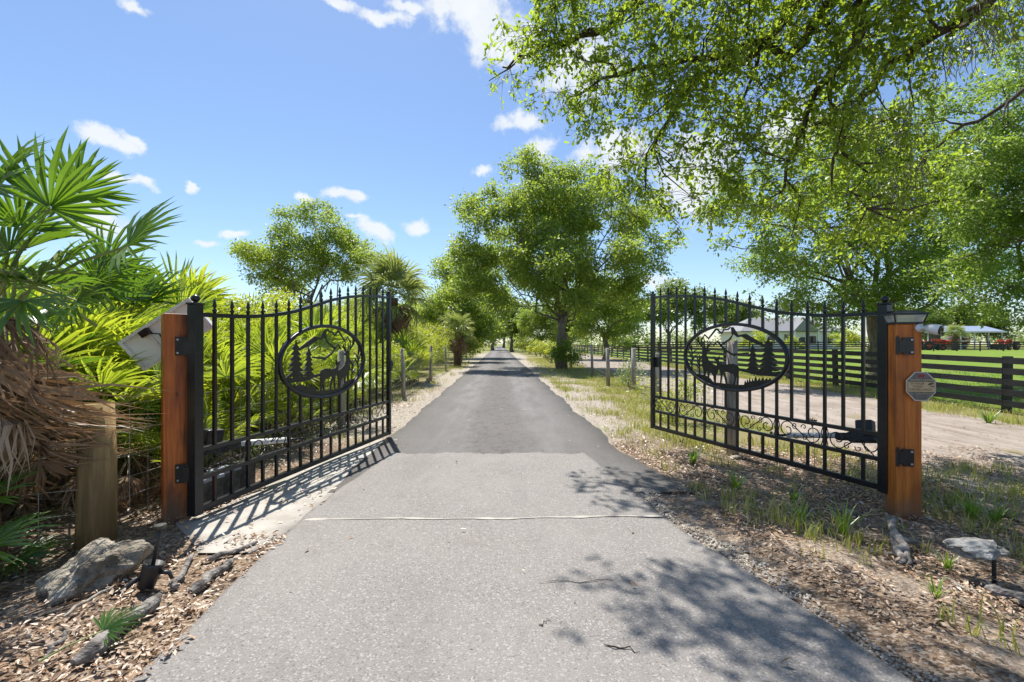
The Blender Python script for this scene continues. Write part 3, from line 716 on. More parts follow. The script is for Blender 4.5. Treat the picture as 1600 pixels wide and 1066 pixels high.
mb = MB(); mb.tube([c-nrm*.03, c-nrm*.05+Vector((.0, 0, -.15)), Vector((.03, 0, .02))+Vector((0, 0, -.05))], .022, 8); mb.build('mast', M['white_plastic'], sp)
mb = MB(); mb.box(c-nrm*.025-ax*.02, (.10, .05, .02), Mx); mb.build('bracket', M['alu'], sp)

# ------------------------------------------------------------------ fences
def wire_net(mb, A, B, zs, r=.0022, vert=.16, top=None):
    A = Vector(A); B = Vector(B); d = (B-A); L = d.length
    for z in zs:
        n = 5
        mb.tube([Vector((A.x+d.x*k/n, A.y+d.y*k/n, A.z+d.z*k/n+z-.012*math.sin(math.pi*k/n))) for k in range(n+1)], r, 4, False)
    if vert:
        for k in range(1, int(L/vert)):
            p = A+d*(k*vert/L); mb.tube([p+Vector((0, 0, zs[0])), p+Vector((0, 0, zs[-1]))], r*.8, 3, False)
ZS = [.08, .22, .36, .52, .70, .90, 1.10]
def wire_fence(label, posts, hs, rad=.055, mat=None, nvert=2):
    g = thing('wire_fence', label, 'fence', (posts[0][0], posts[0][1], 0))
    o0 = Vector((posts[0][0], posts[0][1], 0)); rr = random.Random(len(posts))
    for i, (x, y) in enumerate(posts):
        h = hs[i % len(hs)]; mb = MB(); lean = Vector((rr.uniform(-.04, .04), rr.uniform(-.03, .03), 0))
        rd = rad*rr.uniform(.85, 1.15)
        mb.tube([Vector((x, y, -.1))-o0, Vector((x, y, h*.5))-o0+lean*.4+Vector((rr.uniform(-.01, .01), 0, 0)), Vector((x, y, h))-o0+lean], [rd*1.08, rd, rd*.93], 9)
        mb.build('post', mat or M['weathered'], g, True)
    for i in range(len(posts)-1):
        A = Vector((*posts[i], 0))-o0; B = Vector((*posts[i+1], 0))-o0; mb = MB()
        near = posts[i][1] < 24
        wire_net(mb, A, B, ZS if near else ZS[::2], .0028 if near else .004, .16 if i < nvert else (.3 if near else 0)); mb.build('wire_mesh', M['wire'], g)
    return g
wire_fence('weathered post and wire fence along the palmetto thicket', [(-2.66, 7.1), (-2.69, 11.3), (-2.93, 16.4), (-3.2, 22), (-3.45, 27.3), (-3.65, 32.8), (-3.85, 38.5), (-4.05, 44), (-4.3, 50), (-4.5, 56), (-4.8, 64), (-5.1, 72)], [1.24, 1.22, 1.27, 1.2])
wire_fence('weathered post and wire fence between driveway and sandy track', [(2.84, 5.85), (3.02, 9.4), (3.38, 12.7), (3.02, 14.3), (3.42, 19.4), (3.3, 25.5), (3.25, 31), (3.2, 36.5), (3.1, 42), (3.0, 48), (2.8, 54), (2.5, 62)], [1.38, 1.15, 1.22, 1.2, 1.3, 1.15], .066)
# corner of the near fence: round post, rail, wire
cf = thing('corner_fence', 'thick round timber fence post with rail and wire under dead palm fronds', 'fence', (-2.83, 3.1, 0))
mb = MB(); mb.tube([(0, 0, -.1), (.005, 0, .55), (-.005, 0, .93)], [.112, .105, .10], 14); mb.build('post', M['round_post'], cf, True)
d = Vector((-.93, -.36, 0))
mb = MB(); mb.tube([(-.06, -.08, .76), Vector((-.06, -.08, .76))+d*1.2+Vector((0, 0, -.03)), Vector((-.06, -.08, .74))+d*2.6], [.05, .055, .05], 9); mb.build('rail', M['round_post'], cf, True)
mb = MB(); wire_net(mb, Vector((-.02, -.11, 0)), Vector((-.02, -.11, 0))+d*2.6, [.06, .22, .38, .54, .70], .0026, .2); mb.build('wire_mesh', M['wire'], cf)
mb = MB(); wire_net(mb, Vector((.0, .1, 0)), Vector((.17, 4.0, 0)), ZS[:6], .0026, .16); mb.build('wire_mesh', M['wire'], cf)
# board fences
def board_fence(label, pts, nb, z0, z1, bh, h, mat):
    g = thing('board_fence', label, 'fence', (pts[0][0], pts[0][1], TZ(*pts[0])))
    o0 = Vector(g.location); rr = random.Random(nb)
    pm = MB(); pm.box((0, 0, h/2-.1), (.11, .11, h+.2)); pme = pm.mesh('post')
    L = (Vector((*pts[1], 0))-Vector((*pts[0], 0))).length
    bm = MB(); bm.box((0, 0, 0), (L-.006, .028, bh)); bme = bm.mesh('board')
    for i, p in enumerate(pts):
        o = ob('post', pme, mat, g); o.location = Vector((p[0], p[1], TZ(*p)))-o0; o.rotation_euler = (rr.uniform(-.02, .02), rr.uniform(-.02, .02), math.atan2(pts[1][1]-pts[0][1], pts[1][0]-pts[0][0]))
        if i+1 < len(pts):
            q = pts[i+1]; an = math.atan2(q[1]-p[1], q[0]-p[0]); nn = Vector((math.sin(an), -math.cos(an), 0))
            if nn.x > 0 and abs(nn.x) > .5: nn = -nn
            for k in range(nb):
                z = z0+(z1-z0)*k/(nb-1)
                o = ob('board', bme, mat, g); c = Vector(((p[0]+q[0])/2, (p[1]+q[1])/2, (TZ(*p)+TZ(*q))/2+z))+nn*.071
                o.location = c-o0; o.rotation_euler = (rr.uniform(-.02, .02), rr.uniform(-.006, .006)-math.atan2(TZ(*q)-TZ(*p), L), an)
    return g
board_fence('black five board fence between sandy track and pasture', [(10.05, 4.37+2.44*k) for k in range(30)], 5, .20, 1.06, .125, 1.15, M['fence_black'])
board_fence('distant black four board fence across the far side of the pasture', [(13.4+3.0*k, 60.5-.05*k) for k in range(25)], 4, .30, 1.18, .13, 1.32, M['fence_black'])

# ------------------------------------------------------------------ foliage engine
def rng(s): return np.random.RandomState(s)
def unit(v): return v/(np.linalg.norm(v, axis=-1, keepdims=True)+1e-9)
def leaf_arrays(Pc, axis, nrm, ln, wr=.42, fold=.25, fine=False):
    axis = unit(axis); side = unit(np.cross(axis, nrm)); nn = np.cross(side, axis)
    ln = ln[:, None]
    if fine:
        v0 = Pc; tip = Pc+axis*ln-nn*ln*.08
        w = ln*wr
        l1 = Pc+axis*ln*.38+side*w*.36+nn*w*fold*.5; l2 = Pc+axis*ln*.74+side*w*.5+nn*w*fold*.6
        r1 = Pc+axis*ln*.38-side*w*.36+nn*w*fold*.5; r2 = Pc+axis*ln*.74-side*w*.5+nn*w*fold*.6
        V = np.stack([v0, r1, r2, tip, l2, l1], 1).reshape(-1, 3)
        b = np.arange(len(Pc))[:, None]*6
        Fq = np.concatenate([b+[[0, 1, 2, 3]], b+[[0, 3, 4, 5]]], 1).reshape(-1, 4)
    else:
        tip = Pc+axis*ln; w = ln*wr*.5
        l1 = Pc+axis*ln*.55+side*w+nn*w*fold; r1 = Pc+axis*ln*.55-side*w+nn*w*fold
        V = np.stack([Pc, r1, tip, l1], 1).reshape(-1, 3)
        b = np.arange(len(Pc))[:, None]*4
        Fq = np.concatenate([b+[[0, 1, 2]], b+[[0, 2, 3]]], 1).reshape(-1, 3)
    return V, Fq
def twig_arrays(A, B, ra, rb, n=3):
    d = unit(B-A); ref = np.where(np.abs(d[:, 2:3]) < .9, np.array([[0, 0, 1.]]), np.array([[1., 0, 0]]))
    s = unit(np.cross(d, ref)); u = np.cross(s, d); V = []
    for P_, r in ((A, ra), (B, rb)):
        r = np.broadcast_to(np.asarray(r, float), (len(A),))[:, None]
        for k in range(n):
            a = 2*math.pi*k/n; V.append(P_+(s*math.cos(a)+u*math.sin(a))*r)
    V = np.stack(V, 1).reshape(-1, 3); b = np.arange(len(A))[:, None]*2*n
    Fq = np.concatenate([b+[[k, (k+1) % n, n+(k+1) % n, n+k]] for k in range(n)], 1).reshape(-1, 4)
    return V, Fq
def nearest(Q, S):
    out = np.empty(len(Q), int)
    for i in range(0, len(Q), 400):
        out[i:i+400] = ((Q[i:i+400, None]-S[None])**2).sum(-1).argmin(1)
    return out
def crown(seed, lobes, limbs, n_cl, lpc, leaf, spread, shell=.5, fine=False, gap=.0, wr=.45, droop=.25, spray=False, nc=None, rc=None):
    """lobes (x,y,z,rx,ry,rz); limbs: list of polylines (m,3). returns leaf mesh arrays and twig mesh arrays"""
    r = rng(seed)
    lob = np.array(lobes, float); vol = lob[:, 3]*lob[:, 4]*lob[:, 5]; pr = vol**.75; pr /= pr.sum()
    R0 = float(np.mean(lob[:, 3:]))
    rc = rc or R0*.36; nc = nc or max(10, n_cl//15)
    k = r.choice(len(lob), nc*14, p=pr)
    d = unit(r.normal(size=(len(k), 3))); rad = r.uniform(0, 1, len(k))**(shell*.66+.05)
    cand = lob[k, :3]+d*rad[:, None]*lob[k, 3:]*(1+.14*r.normal(size=(len(k), 1)))
    K = [cand[0]]
    for c in cand[1:]:
        if len(K) >= nc: break
        if ((np.array(K)-c)**2).sum(1).min() > (rc*(1.05-.35*gap+.25*r.rand()))**2: K.append(c)
    K = np.array(K); nc = len(K)
    crad = rc*r.uniform(.62, 1.25, nc)
    ci0 = r.choice(nc, n_cl, p=crad**2.4/(crad**2.4).sum())
    C = K[ci0]+unit(r.normal(size=(n_cl, 3)))*(r.uniform(0, 1, n_cl)**.42*crad[ci0])[:, None]*np.array([1.08, 1.08, .72])
    S = np.concatenate([np.array([np.asarray(p[i])*(1-t)+np.asarray(p[i+1])*t for i in range(len(p)-1) for t in np.linspace(0, 1, 8)]) for p in limbs])
    near = S[nearest(K, S)]
    mid = near+(K-near)*.5+r.normal(size=(nc, 3))*np.linalg.norm(K-near, axis=1)[:, None]*.10
    tv = []; tf = []; off = 0
    def push(A, B, ra, rb, n=4):
        nonlocal off
        V, Fq = twig_arrays(A, B, ra, rb, n); tv.append(V); tf.append(Fq+off); off += len(V)
    ds = np.linalg.norm(K-near, axis=1)
    rs = np.clip(ds*.016, .004, .07)*(1 if not fine else .7)
    push(near, mid, rs*1.25, rs); push(mid, K, rs, rs*.5)
    A = K[ci0]
    dc = np.linalg.norm(C-A, axis=1); rt = np.clip(dc*.011, .0022, .016)
    m2 = A+(C-A)*.5; m2[:, 2] += .10*dc
    push(A, m2, rt, rt*.8, 3); push(m2, C, rt*.8, rt*.35, 3)
    # leaves
    n = len(C)*lpc; ci = np.repeat(np.arange(len(C)), lpc)
    if spray:   # leaves sit along short twigs that leave the cluster outwards
        out = unit(C-A+.5*np.linalg.norm(C-A, axis=1)[:, None]*r.normal(size=C.shape)+np.array([[0, 0, -.15]])); ntw = 3
        tdir = unit(np.repeat(out[:, None], ntw, 1)+.7*r.normal(size=(len(C), ntw, 3))); tl = spread*r.uniform(.7, 1.5, (len(C), ntw, 1))
        E = C[:, None]+tdir*tl-np.array([0, 0, .25])*tl
        push(np.repeat(C, ntw, 0), E.reshape(-1, 3), .0028, .0013, 3)
        w = r.randint(0, ntw, n); t = r.uniform(.15, 1.05, n)[:, None]
        L0 = C[ci]+(E[ci, w]-C[ci])*t+r.normal(size=(n, 3))*spread*.07
        ax = unit(unit(E[ci, w]-C[ci])*.8+r.normal(size=(n, 3))*.75)
    else:
        L0 = C[ci]+np.clip(r.normal(size=(n, 3)), -1.9, 1.9)*spread*np.array([1, 1, .8])*.55
        ax = unit(L0-C[ci]+r.normal(size=(n, 3))*spread*.6+np.array([0, 0, -droop*spread]))
    nr = unit(r.normal(size=(n, 3))*.75+np.array([0, 0, .9]))
    ln = leaf*r.uniform(.45, 1.4, n)
    V, Fq = leaf_arrays(L0, ax, nr, ln, wr, .3, fine)
    cv = r.normal(size=nc)[ci0]*.13+r.normal(size=len(C))*.07; var = np.clip(.45+cv[ci]+r.normal(size=n)*.17, 0, 1)
    return V, Fq, np.repeat(var, 2), np.concatenate(tv), np.concatenate(tf)
def bez(A, B, sag=0, wob=.1, n=7, r=None):
    A = np.asarray(A, float); B = np.asarray(B, float); r = r or rng(1)
    t = np.linspace(0, 1, n)[:, None]; L = np.linalg.norm(B-A)
    p = A+(B-A)*t; p[:, 2] += sag*L*np.sin(math.pi*t[:, 0]); w = r.normal(size=(n, 3))*wob*L*.12
    w[0] = 0; w[-1] = 0; p += w; return p
def make_tree(name, label, cat, base, lobes, trunk_r, fork, seed, n_cl, lpc, leaf, spread, leafm, bark, group=None, fine=False, shell=.5, gap=0, top=None, lean=(0, 0), nstem=1, wr=.45, spray=False, nc=None, rc=None):
    """lobes in world coordinates"""
    b = np.array(base, float); r = rng(seed+77)
    lob = [(x-b[0], y-b[1], z-b[2], rx, ry, rz) for (x, y, z, rx, ry, rz) in lobes]
    zc = max(l[2] for l in lob)
    t = thing(name, label, cat, tuple(base), 0, group)
    tm = MB(); limbs = []
    stems = []
    for k in range(nstem):
        a = 6.28*k/nstem+seed
        o = np.array([math.cos(a), math.sin(a), 0])*trunk_r*(1.1 if nstem > 1 else 0)
        f = np.array([lean[0], lean[1], fork])+o*2.5
        pts = bez(o+[0, 0, -.15], f, 0, .35, 6, r)
        tr = trunk_r*(1 if nstem == 1 else .72)
        tm.tube(pts, [tr*1.45, tr*1.08, tr*.98, tr*.92, tr*.86, tr*.80], 10); stems.append(f)
        limbs.append(pts[-2:])
    for i, l in enumerate(lob):
        f = stems[i % nstem]; e = np.array(l[:3]); e = e+np.array([0, 0, -.1*l[5]])
        p = bez(f-[0, 0, .15*r.rand()*fork], e, .08, .6, 7, r); rr_ = trunk_r*r.uniform(.30, .46)/max(1, nstem*.7)*min(1, .25+.75*(l[3]/max(q[3] for q in lob)))
        tm.tube(p, np.linspace(rr_, rr_*.22, 7), 7); limbs.append(p)
    V, Fq, var, tv, tf = crown(seed, lob, limbs, n_cl, lpc, leaf, spread, shell, fine, gap, wr, .25, spray, nc, rc)
    tm.build('trunk', bark, t, True)
    ob('branches', fast_mesh('branches', tv, [tf]), bark, t)
    ob('crown', fast_mesh('crown', V, [Fq], var), leafm, t)
    return t
def lob_px(spec, Y, sy=None):
    out = []
    for s in spec:
        px, py, rr_ = s[:3]; dy = s[3] if len(s) > 3 else 0
        p = P(px, py, Y+dy); out.append((p.x, p.y, p.z, rr_, rr_*(sy or 1), rr_*.85))
    return out

# ------------------------------------------------------------------ trees
# the tree by the driveway
make_tree('roadside_tree', 'large broad crowned green tree with thick trunk standing beside the driveway', 'tree', (2.64, 24, 0),
          lob_px([(870, 310, 2.3, .5), (795, 335, 1.9, -1), (955, 335, 2.1, 1), (1000, 395, 1.6, 0), (745, 395, 1.3, 0), (850, 395, 2.2, -1.6), (930, 420, 2.0, -1.2), (825, 275, 1.25), (770, 445, 1.4, -.5), (890, 265, 1.3), (985, 330, 1.2), (880, 450, 1.6, -1.5), (845, 440, 1.5, 1.5), (740, 330, 1.1), (975, 450, 1.1), (870, 350, 2.4, 2.2), (800, 400, 2.0, 2)], 24),
          .28, 2.8, 11, 2700, 34, .17, .30, M['tree_leaf'], M['bark_light'], shell=.55, gap=.3, nstem=2, nc=150, rc=.76)
make_tree('distant_tree', 'dark rounded tree rising alone above the palmetto thicket', 'tree', (P(485, 540, 35).x, 35, 0),
          lob_px([(420, 405, 2.0), (470, 365, 2.4), (525, 375, 2.1), (388, 400, 1.3), (552, 412, 1.6), (482, 415, 2.2), (490, 338, 1.2), (452, 348, 1.0), (575, 400, .9), (430, 440, 1.7), (520, 430, 1.6)], 35),
          .34, 3.2, 21, 1000, 32, .21, .40, M['tree_leaf'], M['bark_light'], shell=.55, gap=.2, nc=62, rc=.85)
make_tree('roadside_tree', 'dark leafy tree past the grey palm beside the driveway', 'tree', (-5.0, 42, 0),
          lob_px([(735, 450, 2.6), (705, 425, 1.6), (765, 475, 2.2), (700, 475, 1.8), (745, 505, 1.8), (720, 415, 1.2), (770, 515, 1.2), (690, 500, 1.4)], 42),
          .3, 2.4, 31, 800, 32, .25, .48, M['tree_leaf'], M['bark_light'], gap=.3, nc=60, rc=1.0)
make_tree('roadside_tree', 'leafy green tree behind the wire fence just past the cabbage palms', 'tree', (-5.2, 33, 0),
          lob_px([(715, 470, 1.4), (746, 485, 1.2), (690, 478, 1.2), (700, 508, 1.2), (752, 512, 1.0), (730, 528, 1.0), (675, 500, 1.0)], 33),
          .22, 1.6, 32, 700, 30, .19, .36, M['tree_leaf'], M['bark_light'], gap=.3, nc=60, rc=.72)
t7 = make_tree('roadside_tree', 'dark green tree between the big roadside tree and the board fence', 'tree', (7.8, 38, 0),
          lob_px([(940, 470, 2.3), (920, 505, 1.7), (980, 482, 2.0), (962, 515, 1.4), (905, 465, 1.7), (990, 510, 1.2)], 38),
          .24, 1.9, 41, 650, 32, .23, .42, M['tree_leaf'], M['bark_light'], gap=.3, nc=52, rc=.85)
tfar = make_tree('distant_tree', 'hazy light green tree at the far end of the driveway', 'tree', (P(800, 540, 75).x, 75, 0),
          lob_px([(805, 505, 2.6), (820, 490, 2.2), (795, 490, 2.4), (812, 518, 2.2)], 75), .28, 2.5, 51, 560, 22, .46, .8, M['far_leaf'], M['bark_light'])
make_tree('pasture_tree', 'pale airy tree seen through the free end of the gate leaf', 'tree', (P(1045, 540, 58).x, 58, TZ(P(1045, 540, 58).x, 58)),
          lob_px([(1040, 478, 2.6), (1065, 460, 2.0), (1015, 490, 2.0), (1090, 480, 2.3), (1120, 475, 1.8), (1045, 450, 1.4)], 58), .26, 2.4, 61, 900, 18, .38, .65, M['far_leaf'], M['bark_light'], gap=.6)
make_tree('pasture_oak', 'broad light green oak behind the board fence near the house', 'tree', (11.9, 15, TZ(11.9, 15)),
          lob_px([(1180, 320, 1.2), (1250, 340, 1.5, -.5), (1330, 310, 1.7, .5), (1400, 335, 1.7), (1160, 385, 1.0), (1225, 420, 1.2), (1300, 405, 1.4, -1), (1390, 425, 1.3, -1), (1455, 385, 1.4), (1340, 465, .6), (1500, 350, 1.4, .5), (1450, 445, .85, -.6), (1480, 270, 1.5, 1), (1270, 470, .55), (1300, 250, 1.5, 1), (1390, 240, 1.6, 1), (1195, 480, .8, -.8), (1255, 495, .85, -1), (1315, 490, .8, -1.2), (1420, 460, .8, -1), (1540, 420, 1.0, 1), (1490, 440, .8)], 15),
          0.24, 2.6, 71, 2700, 31, .110, .22, M['tree_leaf_light'], M['bark_light'], shell=.6, gap=.2, nc=150, rc=.56)
make_tree('pasture_oak', 'bright leafy oak past the board fence at the picture edge', 'tree', (15.0, 11.4, TZ(15, 11.4)),
          lob_px([(1575, 190, 1.2), (1540, 265, 1.1), (1610, 300, 1.5), (1555, 375, 1.2), (1595, 450, 1.2), (1540, 465, .7), (1680, 220, 1.6), (1690, 400, 1.5), (1600, 130, .9), (1505, 330, .7)], 11.2),
          .24, 2.4, 81, 2000, 31, .092, .18, M['tree_leaf_light'], M['bark_light'], shell=.6, gap=.3, nc=110, rc=.46)
# far copies
for k, (px, Y, s, rz, src, lab) in enumerate(((770, 92, 1.1, 1.0, tfar, 'hazy light green tree past the bend on the thicket side of the driveway'), (787, 150, 1.5, 2.2, tfar, 'farthest hazy tree closing the end of the driveway'),
        (845, 60, .9, 3.0, t7, 'small dark tree far along the driveway behind the big tree'), (1450, 105, 1.05, .5, tfar, 'round hazy tree behind the red tractor'), (1500, 112, 1.2, 2.0, tfar, 'wide hazy tree behind the white trailer'),
        (1545, 120, 1.3, 4.0, tfar, 'hazy tree rising behind the carport roof'), (1405, 118, 1.25, 5.0, tfar, 'hazy tree behind the house roof end'), (1160, 95, 1.1, 2.7, tfar, 'hazy tree behind the gable of the white house'),
        (890, 85, 1.2, 1.5, tfar, 'hazy tree far behind the trunk of the big roadside tree'), (960, 100, 1.3, .2, tfar, 'hazy tree beyond the end of the board fence'), (690, 70, 1.15, 5.5, t7, 'tall dark tree far back behind the cabbage palms'), (640, 60, 1.0, 4.4, t7, 'dark tree behind the shaggy cabbage palm'), (560, 48, .82, 1.2, t7, 'bushy tree between the lone tree and the shaggy palm'), (430, 46, .72, 2.6, t7, 'low bushy tree under the crown of the lone tree'), (370, 50, .70, 3.3, t7, 'low rounded tree behind the thicket beside the lone tree'), (500, 55, .85, .4, t7, 'bushy tree directly behind the trunk of the lone tree'), (600, 70, 1.1, 5.1, t7, 'far rounded tree showing over the shaggy palm crown'))):
    x = (px-800)/F*Y; copy_thing(src, (x, Y, TZ(x, Y)), rz, s, lab)

# a far wood that reads as one mass closes the horizon
def treeline():
    r = rng(900); lob = []
    for k in range(95):
        px = r.uniform(840, 1680); Y = r.uniform(135, 175); x = (px-800)/F*Y
        h = r.uniform(3.0, 7.5)*(1.2 if px > 1380 else .8); lob.append((x, Y, .3+h*.45, r.uniform(3, 5.5), 3, h*.55))
    for k in range(26):
        px = r.uniform(560, 770); Y = r.uniform(120, 170); x = (px-800)/F*Y; h = r.uniform(6, 13); lob.append((x, Y, h*.45, r.uniform(3, 5), 3, h*.55))
    limbs = [np.array([[l[0], l[1], 0], [l[0], l[1], l[2]]]) for l in lob]
    V, Fq, var, tv, tf = crown(901, lob, limbs, 2200, 13, .75, 1.0, nc=420, rc=1.5)
    tag(ob('treeline', fast_mesh('treeline', V, [Fq], var), M['far_leaf']), 'hazy green wood closing the horizon behind pasture and driveway', 'wood', None, 'stuff')
treeline()
# overhanging oak: limbs enter from above and from the side where its trunk stands
def build_overhang():
    base = np.array([9.7, 5.6, TZ(9.7, 5.6)])
    t = thing('overhanging_oak', 'near oak whose drooping leafy boughs hang over the gate and driveway', 'tree', tuple(base))
    pp = lambda *a: np.array(P(*a))
    fork = np.array([9.3, 5.5, 4.2])
    main = [
        ([fork, (7.6, 5.5, 6.3), pp(1560, -30, 5.6), pp(1537, 5, 5.6), pp(1470, 50, 5.7), pp(1395, 100, 5.8), pp(1330, 190, 6.0), pp(1300, 290, 6.2)], .13),
        ([fork, (7.2, 5.5, 6.6), pp(1374, -25, 5.7), pp(1343, 63, 5.8), pp(1285, 131, 6.0), pp(1245, 220, 6.2), pp(1220, 300, 6.3)], .12),
        ([fork, (7.0, 5.6, 6.9), (4.9, 5.8, 6.3), pp(1338, -40, 5.8), pp(1248, 68, 6.0), pp(1160, 84, 6.2), pp(1060, 160, 6.4), pp(1010, 240, 6.5)], .13),
        ([fork, (6.8, 5.7, 7.1), (4.4, 5.8, 6.6), pp(1264, -20, 6.0), pp(1196, 58, 6.1), pp(1101, 87, 6.3), pp(990, 110, 6.5), pp(900, 150, 6.6)], .12),
        ([fork, (6.8, 5.5, 7.3), (4.0, 5.6, 7.0), (2.4, 5.9, 6.6), pp(996, 0, 6.3), pp(933, 52, 6.5), pp(850, 75, 6.6), pp(785, 105, 6.7)], .11),
        ([fork, (6.5, 5.2, 6.8), (4.2, 4.8, 7.2), (2.2, 4.7, 7.1), (.9, 4.8, 6.8), (.1, 5.0, 6.5)], .11),
        ([fork, (6.6, 4.8, 6.2), (5.0, 4.2, 6.9), (3.2, 3.9, 6.9), (1.7, 3.9, 6.6), (1.0, 4.0, 6.3)], .11),
        ([fork, (8.0, 5.0, 5.6), (7.0, 4.0, 6.3), (5.4, 3.4, 6.5), (3.8, 3.2, 6.3)], .10),
        ([fork, (9.6, 6.6, 5.6), pp(1640, 120, 7.4), pp(1530, 190, 7.5), pp(1450, 240, 7.6), pp(1420, 310, 7.6)], .055),
        ([fork, (10.2, 6.0, 6.0), (10.4, 6.6, 7.2)], .12),
    ]
    tm = MB()
    tm.tube(bez(base-base+[0, 0, -.2], fork-base, 0, .25, 6, rng(4)), [.5, .38, .33, .31, .30, .28], 12)
    limbs = []
    def smooth(p, n=4):
        p = np.array(p, float); out = []
        for i in range(len(p)-1):
            p0, p1, p2, p3 = p[max(i-1, 0)], p[i], p[i+1], p[min(i+2, len(p)-1)]
            for k in range(n):
                u = k/n; out.append(.5*((2*p1)+(-p0+p2)*u+(2*p0-5*p1+4*p2-p3)*u*u+(-p0+3*p1-3*p2+p3)*u**3))
        out.append(p[-1]); return np.array(out)
    rr = rng(8)
    for pl, r0 in main:
        q = smooth(pl)-base; q[1:-1] += rr.normal(size=q[1:-1].shape)*.035
        tm.tube(q, np.linspace(r0, .012, len(q))**1.0, 8); limbs.append(q)
        # side boughs
        for k in range(7, len(q)-2, 3):
            d = q[k+1]-q[k]; L = rr.uniform(.5, 1.1); e = q[k]+unit(d)*L*.6+rr.normal(size=3)*L*.42+np.array([0, 0, -.18*L])
            s = bez(q[k], e, .05, .5, 5, rr); tm.tube(s, np.linspace(np.interp(k, [0, len(q)], [r0*.6, .012]), .006, 5), 5); limbs.append(s)
    vis = [(850, 60, 6.5, .50), (950, 90, 6.5, .62), (885, 10, 6.5, .55), (1000, 20, 6.2, .62), (800, 95, 6.7, .26), (925, 175, 6.6, .42), (880, 130, 6.6, .42), (1040, 165, 6.4, .66), (1000, 255, 6.6, .40),
           (1100, 100, 6.1, .72), (1130, 220, 6.3, .66), (1095, 300, 6.5, .38), (1190, 50, 5.9, .72), (1215, 170, 6.1, .74), (1205, 280, 6.3, .62), (1300, 90, 5.8, .74),
           (1305, 220, 6.1, .74), (1310, 330, 6.4, .55), (1385, 50, 5.7, .66), (1390, 180, 6.0, .66), (1410, 300, 6.6, .60), (1450, 20, 5.6, .42), (1060, 30, 6.0, .66), (1440, 120, 5.9, .36), (1120, 20, 5.7, .6), (1250, 10, 5.6, .6), (1330, -10, 5.5, .6), (1060, 350, 6.6, .16), (1500, 10, 5.5, .3), (1540, 30, 5.5, .18)]
    lob = []
    for (x, y, Y, r_) in vis:
        p = pp(x, y, Y)-base; lob.append((*p, r_, r_, r_*.85))
    nv = len(lob)
    up = [(.1, 4.9, 6.45, .5), (.8, 4.7, 6.8, .6), (-.3, 5.3, 6.5, .35), (1.6, 4.6, 6.9, .7), (2.6, 4.5, 6.9, .9), (1.2, 3.9, 6.35, .55), (2.0, 3.8, 6.6, .7), (3.0, 3.7, 6.8, .9), (4.0, 4.4, 7.0, .9), (4.2, 3.2, 6.3, .9), (5.2, 3.4, 6.4, .9),
          (5.4, 4.6, 6.7, .9), (6.5, 4.4, 6.2, .9), (6.8, 5.6, 6.2, .9), (3.4, 5.2, 7.0, .8), (8.6, 5.0, 7.2, 1.0), (2.2, 3.2, 6.6, .6), (3.2, 2.9, 6.5, .8), (1.6, 3.3, 6.4, .5)]
    for (x, y, z, r_) in up: lob.append((x-base[0], y-base[1], z-base[2], r_, r_, r_*.6))
    V, Fq, var, tv, tf = crown(101, lob[:nv], limbs, 2050, 14, .078, .19, .8, True, .2, .46, .3, True, 190, .33)
    V2, Fq2, var2, tv2, tf2 = crown(102, lob[nv:], limbs, 2700, 13, .08, .24, .8, True, .3, .5, .3, True, 175, .42)
    tm.build('trunk', M['bark_oak'], t, True)
    ob('branches', fast_mesh('branches', np.concatenate([tv, tv2]), [np.concatenate([tf, tf2+len(tv)])]), M['bark_oak'], t)
    ob('crown', fast_mesh('crown', np.concatenate([V, V2]), [np.concatenate([Fq, Fq2+len(V)])], np.concatenate([var, var2])), M['oak_leaf'], t)
    # beard moss
    r = rng(9); A = []; B = []
    for (x, y, Y, n, L, sp_) in ((1545, 40, 5.6, 60, .30, .16), (1520, 20, 5.6, 60, .28, .14), (1500, 60, 5.7, 40, .22, .12), (1400, 170, 6.0, 60, .5, .14), (1390, 290, 6.2, 50, .45, .12), (1430, 250, 6.3, 40, .35, .10), (1475, 90, 5.8, 40, .3, .12)):
        c = pp(x, y, Y)-base
        for k in range(n):
            p = c+r.normal(size=3)*sp_
            for s in range(3):
                q = p+np.array([r.normal()*.025, r.normal()*.025, -L/3*r.uniform(.5, 1.2)]); A.append(p); B.append(q); p = q
    V, Fq = twig_arrays(np.array(A), np.array(B), .0042, .003, 3)
    ob('moss', fast_mesh('moss', V, [Fq]), M['moss'], t)
build_overhang()

